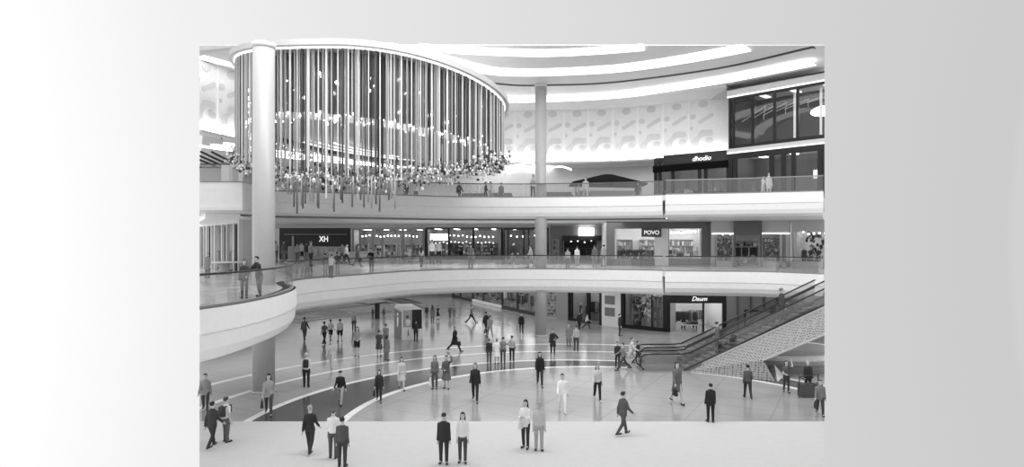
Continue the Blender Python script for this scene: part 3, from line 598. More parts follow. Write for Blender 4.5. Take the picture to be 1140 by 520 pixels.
u3 = shop('shopfront', 'high glazed dark box with four tall windows, lit roof trusses inside, at the upper right', u2p0, u2p1, 14.55, 19.55, 5, [0, .05, .26, .49, .72, 1], fg=36, wall=75, sill=.55, head=.85, post=.17, side=.17, light=1.5, gv=.96)
for a_, c_ in ((4.4, 4.9), (-.05, .26)):
    q = MB(); q.box(-.05, u3['_w'], -.14, -.0, a_, c_); q.build('lit_trim', G(205, .5), u3)
    q = MB(); q.box(-.05, u3['_w'], -.18, -.0, a_-.07, a_); q.build('light_line', G(255, .5, 1.2), u3)
q = MB(); q.box(-.05, u3['_w'], -.2, .1, 4.92, 5.0); q.build('dark_cap', G(40), u3)
q = MB()
for i in range(9): q.bar((.4+i*.85, 1.5, 2.6+.12*i), (1.5+i*.85, 3.4, 4.0), .06); q.bar((1.4+i*.85, 1.3, 2.4+.1*i), (.5+i*.85, 3.6, 3.9), .05)
q.build('roof_truss', G(190, .5), u3)
q = MB()
for a in (1.35, 4.6, 6.5): q.box(a, a+.13, 1.2, 1.33, .6, 4.2)
q.build('inner_post', G(225, .5, .2), u3)
q = MB(); q.ball((u3['_w']*.86, 2.4, 2.7), .5, 16, 0, (2.1, .6, .8)); q.cone((u3['_w']*.84, 2.4, 3.0), (u3['_w']*.84, 2.4, 4.2), .04, .04, 8, 1); q.build('hanging_lamp', [G(255, .5, 5), G(120)], u3)
q = MB(); q.box(17.0, 30, 49.9, 60, 19.55, 19.62); S(q.build('ceiling_box', G(180)))
# dark hip roofed kiosk on the upper gallery
kk = empty('roofed_kiosk', (8.3, 54.6, 10.9), 0, 'low kiosk with a wide black hipped roof on the upper gallery', 'kiosk')
q = MB(); b0 = [(-3.2, -1.8, 1.62), (3.1, -1.8, 1.5), (3.1, 1.8, 1.5), (-3.2, 1.8, 1.62)]; t0_ = [(-.3, -.2, 2.42), (.3, -.2, 2.42), (.3, .2, 2.42), (-.3, .2, 2.42)]; q.hexa(b0, t0_); q.hexa([(a, c, d-.12) for a, c, d in b0], b0); q.build('roof', G(14, .9, spec=.1), kk)
q = MB(); q.box(-2.6, 2.6, -1.2, 1.2, 0, .9); q.build('counter_body', G(130), kk)
for a in (-2.7, 2.6):
    for c in (-1.3, 1.2): q = MB(); q.box(a, a+.1, c, c+.1, 0, 1.5); q.build('post', G(160), kk)
for (a, c, w_) in ((-3.4, 56, 2.2), (-1.0, 55.4, 2.0), (3.9, 54.5, 2.6)):
    r = empty('lounge_sofa', (a, c, 10.9), 0, 'grey sofa on the upper gallery behind the glass railing', 'sofa', 'sofas on the upper gallery')
    q = MB(); q.box(-w_/2, w_/2, -.4, .4, .12, .45); q.build('seat', G(120), r); q = MB(); q.box(-w_/2, w_/2, .3, .45, .45, .9); q.build('backrest', G(110), r)
    for sx_ in (-1, 1):
        q = MB(); q.box(sx_*w_/2-.08, sx_*w_/2+.08, -.4, .45, .12, .62); q.build('armrest', G(105), r)
        for sy_ in (-.32, .36): q = MB(); q.box(sx_*(w_/2-.15)-.03, sx_*(w_/2-.15)+.03, sy_-.03, sy_+.03, 0, .12); q.build('leg', G(60), r)
# glowing swooping ribbon lamps
for pts, lb in (([(555,187),(570,184.5),(583,182.5),(592,182),(598,185)], 'left'), ([(606,189),(618,186),(628,186),(636,189)], 'right')):
    pp = [P(x_, y_, 55) for x_, y_ in pts]; q = MB()
    sp_ = spline(pp, .3)
    for a, c in zip(sp_, sp_[1:]): q.caps(a, c, .07, .07, 6)
    r = tag(q.build('ribbon_light', G(255, .5, 3)), 'thin curved glowing ribbon lamp just %s of the middle column, upper gallery' % lb, 'light')
    q = MB(); q.cone(Vector(sp_[2]), (sp_[2][0], 55, 14.66), .012, .012, 5); q.cone(Vector(sp_[-3]), (sp_[-3][0], 55, 14.9), .012, .012, 5); q.build('suspension_cable', G(120), r)
# upper left: dark sloping awning bars, and two white posts
aw = empty('slatted_awning', P(232, 183, 47), 0, 'black slatted awning bars behind the upper left balcony', 'awning'); aw.location.z = 10.9
q = MB()
for i in range(4): q.bar((-1.6+i*.75, -1.2+i*.1, 3.15), (.2+i*.62, 1.0, 2.25), .13)
q.bar((-1.7, 1, 2.25), (2.2, 1, 2.2), .12); q.build('slats', G(25), aw)
for a in (-1.5, 2.0): q = MB(); q.box(a-.05, a+.05, .95, 1.05, 0, 2.2); q.build('post', G(60), aw)
for a, w_, g_, lb in ((252.5, .55, 225, 'wider'), (268.5, .28, 225, 'narrower')):
    p = P(a, 200, 45); t = empty('square_pillar', (p.x, 45, 10.9), 0, '%s white square pillar on the upper left balcony, below the chandelier edge' % lb, 'pillar')
    q = MB(); q.box(-w_/2, w_/2, -w_/2, w_/2, 0, 2.05); q.build('shaft', G(g_), t); q = MB(); q.box(-w_/2-.05, w_/2+.05, -w_/2-.05, w_/2+.05, 2.05, 2.15); q.build('cap', G(170), t)

# ================================================================== ESCALATORS, perforated stair side, kiosk, landing
SL = .47
def escalator(y0, y1, x0, label, g=120):
    t = empty('escalator', (x0, y0, 0), 0, label, 'escalator'); w = y1-y0; xe = 17.85*y0/35.9-x0+ (0 if y0 < 37 else .0); xi = 2.6
    zr = lambda x: max(0, x-xi)*SL
    q = MB()     # truss
    pr = [(0, 0), (xi+.3, 0), (xe, zr(xe)-.42), (xe, zr(xe)+.02), (xi, .06), (0, .06)]
    q.add([(x, 0, z) for x, z in pr]+[(x, w, z) for x, z in pr], [tuple(range(6)), tuple(range(11, 5, -1))]+[(i, i+6, (i+1)%6+6, (i+1)%6) for i in range(6)]); q.build('truss', G(110, .4), t)
    x = xi; i = 0; q = MB()
    while x < xe-.4:
        z = zr(x+.4); q.box(x, x+.42, .12, w-.12, z-.19, z+.02, i % 2); x += .4; i += 1
    q.build('step_band', [G(120, .5), G(95, .5)], t)
    for s_, yy in (('a', .05), ('b', w-.05)):
        q = MB(); pr = [(.15, .08), (xi, .08), (xe, zr(xe)+.05), (xe, zr(xe)+.95), (xi, .95), (.3, .95), (.12, .7), (.05, .45)]
        k = len(pr); q.add([(a, yy-.012, c) for a, c in pr]+[(a, yy+.012, c) for a, c in pr], [tuple(range(k)), tuple(range(2*k-1, k-1, -1))]+[(i_, i_+k, (i_+1)%k+k, (i_+1)%k) for i_ in range(k)]); q.build('glass_balustrade', glass(.9, .1), t)
        q = MB(); pts = [Vector(p) for p in ((.2, yy, .12), (.03, yy, .3), (-.02, yy, .55), (.06, yy, .82), (.28, yy, .97), (.8, yy, 1.0), (xi-.3, yy, 1.0), (xi+.2, yy, 1.06), (xe, yy, zr(xe)+1.0))]
        for a, c in zip(pts, pts[1:]): q.caps(a, c, .045, .045, 8)
        q.build('handrail', G(45, .35), t)
        q = MB(); q.bar((xi-.1, yy, .06), (xe, yy, zr(xe)+.06), .05, .16); q.build('skirting', G(70, .35), t)
    return t
escalator(36.0, 37.3, 7.35, 'nearer glass sided escalator rising to the right, carrying a man in a suit')
escalator(38.3, 39.6, 7.85, 'farther glass sided escalator rising to the right, behind the other one')
q = MB(); q.box(6.9, 10.2, 35.7, 39.9, .0, .03); S(q.build('floor_landing', G(150, .4)))
m_perf, n, b = nodes_mat('perforated_metal', .45, .5)
tcn = n.nodes.new('ShaderNodeTexCoord'); vo = n.nodes.new('ShaderNodeTexVoronoi'); vo.inputs['Scale'].default_value = 8; vo.inputs['Randomness'].default_value = .25
cr = n.nodes.new('ShaderNodeValToRGB'); cr.color_ramp.interpolation = 'CONSTANT'; cr.color_ramp.elements[0].color = (.1,.1,.1,1); cr.color_ramp.elements[1].position = .36; cr.color_ramp.elements[1].color = (.36,.36,.36,1)
n.links.new(tcn.outputs['Object'], vo.inputs['Vector']); n.links.new(vo.outputs['Distance'], cr.inputs[0]); n.links.new(cr.outputs[0], b.inputs['Base Color'])
sd = empty('stair_cladding', FL(765, 413.5), 0, 'broad perforated metal side panel rising beneath the escalators', 'cladding'); o_ = Vector(sd.location)
A = FL(765, 413.5); Bq = P(919, 342.5, 35.6); Cq = P(919, 372, 34.2); D = P(850, 401, 33.9); E = P(863, 424, 33.5); Fq = FL(820, 419); E.z = .0
pl = [p-o_ for p in (A, Fq, E, D, Cq, Bq)]
q = MB(); k = len(pl); bk = [p+Vector((0, .18, -.1)) for p in pl]
q.add([tuple(p) for p in pl]+[tuple(p) for p in bk], [(0, 1, 2), (0, 2, 3), (0, 3, 5), (3, 4, 5), (k+2, k+1, k), (k+3, k+2, k), (k+5, k+3, k), (k+5, k+4, k+3)]+[(i, (i+1)%k, (i+1)%k+k, i+k) for i in range(k)]); q.build('perforated_panel', m_perf, sd)
q = MB(); q.bar(pl[0]+Vector((0, 0, .05)), pl[5]+Vector((0, 0, .05)), .09); q.build('edge_rail', G(190, .35), sd)
q = MB(); q.bar(pl[3], pl[4], .07); q.build('lower_edge', G(200, .35), sd)
q = MB(); e0 = FL(857, 414); q.add([tuple(FL(858, 416)), tuple(FL(866, 425)), tuple(FL(873, 418)), (FL(862, 417).x, FL(862, 417).y, .55)], [(0, 1, 3), (1, 2, 3), (2, 0, 3), (0, 2, 1)]); tag(q.build('end_block', G(245, .4)), 'small white wedge block at the foot of the perforated panel', 'block')
# round island below the stair
isl = empty('oval_island', (16.9, 39.5, 0), 0, 'large low grey oval island with a white rim under the escalator at the right', 'island')
def arcw(rx_, ry_, z0, z1, g, name, x1=None):
    # oval drum, cut flat where the hall section ends
    pts = []
    for i in range(64):
        t = 2*PI*i/64; x_ = rx_*math.cos(t); y_ = ry_*math.sin(t); X_ = min(x_+16.9, K*(y_+39.5)) ; pts.append((X_-16.9, y_))
    q = MB(); plate(q, pts, z0, z1); return q.build(name, G(g, .4), isl)
arcw(4.7, 4.0, 0, .35, 130, 'plinth'); arcw(4.4, 3.7, .35, .55, 165, 'body'); arcw(4.1, 3.4, .55, .75, 240, 'rim'); arcw(3.4, 2.7, .75, .8, 150, 'inner_surface')
bx_ = empty('glass_barrier', FL(893, 443), 0, 'dark low box with slanting thin rails at the lower right edge', 'barrier')
q = MB(); q.box(0, 1.0, 0, .5, 0, .62); q.build('box', G(75, .4), bx_); q = MB(); q.bar((-.15, .0, 1.0), (1.2, -.1, .35), .04); q.bar((-.15, .0, 1.0), (1.1, .6, 1.0), .04); q.build('rail', G(40), bx_)
for a in ((-.13, 0), (1.05, .58)): q = MB(); q.box(a[0]-.02, a[0]+.02, a[1]-.02, a[1]+.02, 0, 1.0); q.build('post', G(60), bx_)
bf = empty('barrier_frame', FL(829.5, 373.6), 0, 'black metal barrier frame seen through the escalator glass', 'barrier')
q = MB(); q.box(-.06, .06, -.05, .05, 0, 2.0); q.build('post', G(15), bf); q = MB(); q.box(2.15, 2.25, -.05, .05, 0, 1.8); q.build('post', G(60), bf); q = MB(); q.bar((-.06, 0, 2.02), (2.25, 0, 1.87), .12); q.build('top_bar', G(15), bf)
q = MB(); q.box(0, 2.2, -.01, .01, .1, 1.8); q.build('glass_panel', glass(.8, .1), bf)
# information kiosk
ki = empty('information_kiosk', (-8.35, 47.6, 0), math.radians(20), 'white information kiosk with rounded top, an i on its grey side and a dark screen', 'kiosk')
kw, kd, kh = 1.62, 3.4, 2.4
def rounded(w, h, r, k=5): return [(0, 0), (w, 0)]+[(w-r+r*math.cos(PI/2*i/k), h-r+r*math.sin(PI/2*i/k)) for i in range(k+1)]+[(r-r*math.sin(PI/2*i/k), h-r+r*math.cos(PI/2*i/k)) for i in range(k+1)]
pr = rounded(kw, kh, .28); k = len(pr)
q = MB(); sk = 0.0; q.add([(a, 0, c) for a, c in pr]+[(a+sk*.4, kd, c) for a, c in pr], [tuple(range(k)), tuple(range(2*k-1, k-1, -1))]+[(i, i+k, (i+1)%k+k, (i+1)%k) for i in range(k)]); q.build('housing', G(238, .35), ki)
q = MB(); q.box(-.03, 0, .12, kd-.1, 0, 2.1); q.build('side_panel', G(138, .4), ki)
q = MB(); q.box(.78, 1.54, -.03, 0, .82, 2.28); q.build('screen', G(38, .2), ki)
q = MB(); q.box(.12, .78, -.025, 0, .98, 2.25); o = q.build('poster', G(170), ki)
q = MB(); q.ball((.42, -.03, 1.75), .12, 10, 1, (1, .15, 1.1)); q.ball((.46, -.03, 1.3), .2, 10, 0, (1.1, .12, 1.4)); q.build('poster_figure', [G(225), G(90)], o)
me = text_mesh('i', .9, .02); me.materials.append(G(110)); o = link('lettering', me, ki); o.location = (.5, -.02, .52); o.scale = (.9, 1, .75)
me = text_mesh('i', 2.2, .02); me.materials.append(G(250, .5, .3)); o = link('lettering', me, ki); o.location = (-.05, 1.5, 1.35); o.rotation_euler = (0, 0, -PI/2); o.scale = (1.6, 1, .72)
pt = empty('square_parasol', FL(420, 354.5), 0, 'black flat square canopy on a single black post far left on the ground floor', 'canopy')
q = MB(); q.add([(-2.3, 0, 1.55), (-.2, -2.4, 1.55), (1.0, .2, 1.55), (-1, 2.6, 1.55), (-2.3, 0, 1.65), (-.2, -2.4, 1.65), (1.0, .2, 1.65), (-1, 2.6, 1.65)], [(3,2,1,0),(4,5,6,7),(0,1,5,4),(1,2,6,5),(2,3,7,6),(3,0,4,7)]); q.build('canopy', G(50, .4), pt); q = MB(); q.box(-.2, .2, -.2, .2, 0, 1.55); q.build('post', G(45), pt)
# ================================================================== PEOPLE
def fk(pose):
    q = dict(lean=0, L=(0, 0), R=(0, 0), aL=(4, 8, 10, 0), aR=(4, 8, 10, 0)); q.update(pose); r = math.radians; J = {}
    for s, nm in ((1, 'L'), (-1, 'R')):
        a, k = map(r, q[nm]); hip = Vector((s*.095, 0, .92)); kn = hip+Vector((s*.01, -math.sin(a), -math.cos(a)))*.42
        an = kn+Vector((0, -math.sin(a-k), -math.cos(a-k)))*.41; ft = (0 if k < 25 else r(k*.55)); toe = an+Vector((s*.03, -math.cos(ft)*.17, -math.sin(ft)*.17-.02)); heel = an+Vector((0, .045, -.02))
        J[nm] = [hip, kn, an, heel, toe]
    dz = -min(min(J[n_][3].z, J[n_][4].z) for n_ in 'LR')+.038
    for n_ in 'LR': J[n_] = [p+Vector((0, 0, dz)) for p in J[n_]]
    J['dz'] = dz; J['lean'] = math.tan(r(q['lean']))
    sh = lambda z: -(z-.95)*J['lean']
    J['sh'] = sh
    for s, nm in ((1, 'aL'), (-1, 'aR')):
        p_, o_, e_, i_ = map(r, q[nm]); S0 = Vector((s*.152, sh(1.365), 1.365+dz)); el = S0+Vector((s*math.sin(o_), -math.sin(p_)*math.cos(o_), -math.cos(p_)*math.cos(o_)))*.29
        f = p_+e_; fd = Vector((s*math.sin(o_)*(1-.6*min(1, i_*2))-s*math.sin(i_), -math.sin(f)*math.cos(i_), -math.cos(f)*math.cos(i_))).normalized(); wr = el+fd*.25
        J[nm] = [S0, el, wr, wr+fd*.09, fd]
    return J
POSES = dict(
    stand=dict(L=(2, 2), R=(-2, 2), aL=(2, 6, 12, 0), aR=(-2, 5, 14, 0)),
    stand2=dict(L=(6, 6), R=(-4, 4), aL=(6, 10, 60, 22), aR=(0, 8, 15, 0)),
    walk=dict(L=(22, 8), R=(-14, 26), aL=(-18, 8, 18, 0), aR=(20, 8, 26, 0), lean=3),
    stride=dict(L=(32, 6), R=(-26, 22), aL=(-28, 10, 22, 0), aR=(30, 10, 35, 0), lean=6),
    phone=dict(L=(3, 4), R=(-3, 4), aL=(18, 10, 95, 28), aR=(12, 10, 100, 30), lean=2),
    hips=dict(L=(4, 2), R=(-4, 2), aL=(-12, 42, 70, 60), aR=(2, 9, 12, 0)),
    rail=dict(L=(3, 2), R=(-6, 6), aL=(42, 8, 55, 25), aR=(40, 8, 60, 25), lean=15),
    raised=dict(L=(8, 10), R=(-8, 8), aL=(120, 25, 90, 20), aR=(10, 10, 70, 30)))
TOR = [(.86,.155,.10),(.95,.165,.112),(1.06,.130,.094),(1.18,.143,.103),(1.28,.156,.110),(1.37,.138,.098),(1.425,.098,.078),(1.46,.066,.064),(1.50,.055,.056)]
def torso(mb, J, z0, z1, g=0, flare=0):
    rs = []
    zs = [z0]+[r[0] for r in TOR if z0 < r[0] < z1]+[z1]
    for z in zs:
        if z <= TOR[0][0]: a, b_ = TOR[0][1]+flare*(TOR[0][0]-z), TOR[0][2]+flare*(TOR[0][0]-z)*1.1
        else:
            i = max(j for j in range(len(TOR)-1) if TOR[j][0] <= z+1e-6); t = min(1, (z-TOR[i][0])/(TOR[i+1][0]-TOR[i][0])); a = TOR[i][1]+(TOR[i+1][1]-TOR[i][1])*t; b_ = TOR[i][2]+(TOR[i+1][2]-TOR[i][2])*t
        rs.append((0, J['sh'](z) if z > .95 else 0, z+J['dz'], a+g, b_+g))
    mb.loft(rs, 20)
def hd(J): return Vector((0, J['sh'](1.5), J['dz']))
_cache = {}
def piece(pose, kind):
    k = (pose, kind)
    if k in _cache: return _cache[k]
    J = fk(POSES[pose]); mb = MB(); H = hd(J); vox = .017; extra = None
    def limb(pts, rs): 
        for a, c, ra, rb in zip(pts, pts[1:], rs, rs[1:]): mb.caps(a, c, ra, rb, 10)
    if kind == 'body':
        vox = .015; torso(mb, J, .82, 1.50); mb.cone(H+Vector((0, .01, 1.44)), H+Vector((0, 0, 1.56)), .052, .05, 12)
        for n_ in 'LR': p = J[n_]; limb(p[:3], (.085, .055, .038)); limb([p[3], p[2], p[4]], (.034, .04, .03))
        for n_ in ('aL', 'aR'):
            p = J[n_]; limb(p[:3], (.052, .04, .028)); f = p[4]; mb.caps(p[2], p[3], .03, .033, 8)
        mb.loft([(H.x, H.y+y, H.z+z, a, b_) for z, a, b_, y in ((1.49,.03,.035,-.02),(1.515,.052,.066,-.012),(1.55,.066,.085,-.005),(1.60,.075,.097,0),(1.65,.076,.1,.004),(1.69,.062,.084,.008),(1.715,.035,.05,.01),(1.725,.01,.014,.012))], 20)
        mb.caps(H+Vector((0, -.088, 1.622)), H+Vector((0, -.112, 1.585)), .011, .017, 8)
        for s in (-1, 1): mb.ball(H+Vector((s*.076, .008, 1.605)), .024, 8, 0, (.5, .8, 1.2))
        extra = MB()
        for n_, s in (('aL', 1), ('aR', -1)):
            p = J[n_]; f = p[4]; side = Vector((0, -1, 0)) if abs(f.y) < .8 else Vector((s*-1., 0, 0)); side = (side-f*side.dot(f)).normalized(); cu = f.cross(side)*(-s)
            for j, ln in enumerate((.070, .078, .072, .058)):
                b0 = p[3]-f*.012+side*(.026-.0175*j); m = b0+f*ln*.55+cu*.006; e = m+f*ln*.42+cu*.02
                extra.caps(b0, m, .0095, .009, 6); extra.caps(m, e, .009, .007, 6)
            b0 = p[2]+f*.03+side*.024; m = b0+side*.028+f*.03; e = m+f*.032+cu*.008; extra.caps(b0, m, .011, .010, 6); extra.caps(m, e, .010, .008, 6)
        for s in (-1, 1): extra.ball(H+Vector((s*.031, -.088, 1.625)), .0115, 8, 1, (1.2, .6, .8)); extra.box(H.x+s*.031-.018, H.x+s*.031+.018, H.y-.103, H.y-.085, H.z+1.643, H.z+1.65, 1)
        extra.box(H.x-.022, H.x+.022, H.y-.098, H.y-.08, H.z+1.545, H.z+1.552, 1)
    elif kind in ('sweater', 'tshirt', 'jacket', 'coat', 'dress'):
        g = {'sweater': .014, 'tshirt': .012, 'jacket': .026, 'coat': .03, 'dress': .014}[kind]; z0 = {'sweater': .9, 'tshirt': .92, 'jacket': .80, 'coat': .56, 'dress': .52}[kind]
        fl = 0 if z0 > .85 else ({'coat': .12, 'jacket': .05, 'dress': .2}[kind]); fl *= 1.6 if pose in ('walk', 'stride') else 1; torso(mb, J, z0, 1.462, g, fl)
        for n_ in ('aL', 'aR'):
            p = J[n_]
            if kind in ('tshirt', 'dress'): limb([p[0], p[0].lerp(p[1], .6)], (.066, .056))
            else: limb([p[0], p[1], p[1].lerp(p[2], .93)], (.058+g*.4, .046+g*.4, .038+g*.4))
        if kind in ('jacket', 'coat'): mb.cone(H+Vector((0, .01, 1.42)), H+Vector((0, .012, 1.49)), .085, .068, 12)
    elif kind in ('trousers', 'shorts'):
        torso(mb, J, .82, 1.03, .01)
        for n_ in 'LR':
            p = J[n_]
            if kind == 'trousers': limb([p[0], p[1], p[2]], (.098, .07, .055))
            else: limb([p[0], p[0].lerp(p[1], .75)], (.1, .088))
    elif kind == 'skirt': torso(mb, J, .5, 1.04, .018, .22)
    elif kind == 'shoe_left' or kind == 'shoe_right':
        p = J['L' if kind == 'shoe_left' else 'R']; mb.caps(p[3], p[4], .042, .038, 10); mb.caps(p[2], p[3].lerp(p[4], .4), .044, .045, 10); vox = .012
    elif kind in ('short', 'long', 'bun', 'cap', 'bob'):
        vox = .012; mb.ball(H+Vector((0, .032, 1.656)), 1, 20, 0, (.088, .098, .088)); mb.ball(H+Vector((0, -.03, 1.70)), 1, 14, 0, (.062, .055, .036))
        if kind == 'long': mb.loft([(H.x, H.y+y, H.z+z, a, b_) for z, a, b_, y in ((1.24,.05,.02,.13),(1.3,.085,.035,.125),(1.42,.11,.05,.09),(1.54,.108,.07,.055),(1.66,.094,.085,.03))], 16)
        if kind == 'bob': mb.loft([(H.x, H.y+y, H.z+z, a, b_) for z, a, b_, y in ((1.47,.08,.05,.055),(1.56,.1,.07,.045),(1.66,.093,.09,.025))], 16)
        if kind == 'bun': mb.ball(H+Vector((0, .105, 1.70)), .045, 10)
        if kind == 'cap': mb.box(-.07, .07, H.y-.18, H.y-.03, H.z+1.66, H.z+1.685)
    elif kind == 'backpack':
        mb.box(-.13, .13, H.y*.6+.115, H.y*.6+.26, J['dz']+1.02, J['dz']+1.38); mb.ball((0, H.y*.6+.19, J['dz']+1.38), .12, 12, 0, (1.05, .6, .5)); mb.ball((0, H.y*.6+.25, J['dz']+1.13), .1, 12, 0, (1, .4, .9)); vox = .02
        for s in (-1, 1): mb.bar((s*.1, .12+H.y*.6, J['dz']+1.40), (s*.1, -.13+H.y*.6, J['dz']+1.43), .04); mb.bar((s*.1, -.13+H.y*.6, J['dz']+1.43), (s*.12, -.125+H.y*.4, J['dz']+1.15), .04)
    me = remesh(mb, vox, kind)
    me.materials.append(G(128))
    if kind == 'body':
        me.materials.append(G(60)); bm = bmesh.new(); bm.from_mesh(me); t = extra.mesh(); bm.from_mesh(t); bm.to_mesh(me); bm.free()
    me.polygons.foreach_set('use_smooth', [True]*len(me.polygons))
    _cache[k] = me; return me
MATN = {'sweater': 'sweater', 'tshirt': 'tshirt', 'jacket': 'jacket', 'coat': 'coat', 'dress': 'dress'}
def wear(t, pose, kind, name, g, rough=.75):
    o = bpy.data.objects.new(name, piece(pose, kind)); C.objects.link(o); o.parent = t
    o.material_slots[0].link = 'OBJECT'; o.material_slots[0].material = G(g, rough); return o
def person(loc, rz, h, pose, top, tg, bot, bg_, hair, hg, label, skin=200, shoe=50, cat='person', name='person', group=None, bag=None):
    t = empty(name, loc, math.radians(rz), label, cat, group); s = h/1.73; t.scale = (s*(.92 if hair in ('long', 'bob', 'bun') else 1), s, s)
    wear(t, pose, 'body', 'body', skin)
    if top: wear(t, pose, top, top, tg)
    if bot and top != 'dress': wear(t, pose, bot, bot, bg_)
    if hair: wear(t, pose, hair, 'cap' if hair == 'cap' else 'hair', hg)
    wear(t, pose, 'shoe_left', 'shoe', shoe); wear(t, pose, 'shoe_right', 'shoe', shoe)
    if bag:
        kind, g, blabel = bag
        if kind == 'backpack':
            o = bpy.data.objects.new('backpack', piece(pose, 'backpack')); C.objects.link(o); o.location = t.location; o.rotation_euler = t.rotation_euler; o.scale = t.scale
            o.material_slots[0].link = 'OBJECT'; o.material_slots[0].material = G(g, .7); tag(o, blabel, 'backpack')
        else:
            J = fk(POSES[pose]); hand = J['aR'][3]; M = Matrix.Translation(t.location) @ Matrix.Rotation(t.rotation_euler.z, 4, 'Z') @ Matrix.Scale(s, 4)
            e = empty('handbag', M @ hand, t.rotation_euler.z, blabel, 'bag'); e.scale = t.scale
            if kind == 'paper': w_, d_, h_ = .17, .07, .36
            elif kind == 'hip': w_, d_, h_ = .13, .06, .2
            else: w_, d_, h_ = .16, .065, .24
            dz = -.14
            q = MB(); q.hexa([(-d_, -w_, dz-h_), (d_, -w_, dz-h_), (d_, w_, dz-h_), (-d_, w_, dz-h_)], [(-d_*.6, -w_*.85, dz), (d_*.6, -w_*.85, dz), (d_*.6, w_*.85, dz), (-d_*.6, w_*.85, dz)]); q.build('bag_body', G(g, .6), e)
            q = MB(); pts = [Vector((0, -w_*.5, dz-.01)), Vector((0, -w_*.4, -.04)), Vector((0, 0, .0)), Vector((0, w_*.4, -.04)), Vector((0, w_*.5, dz-.01))]
            for a, c in zip(pts, pts[1:]): q.caps(a, c, .008, .008, 6)
            q.build('bag_handle', G(max(30, g-60), .6), e)
    return t
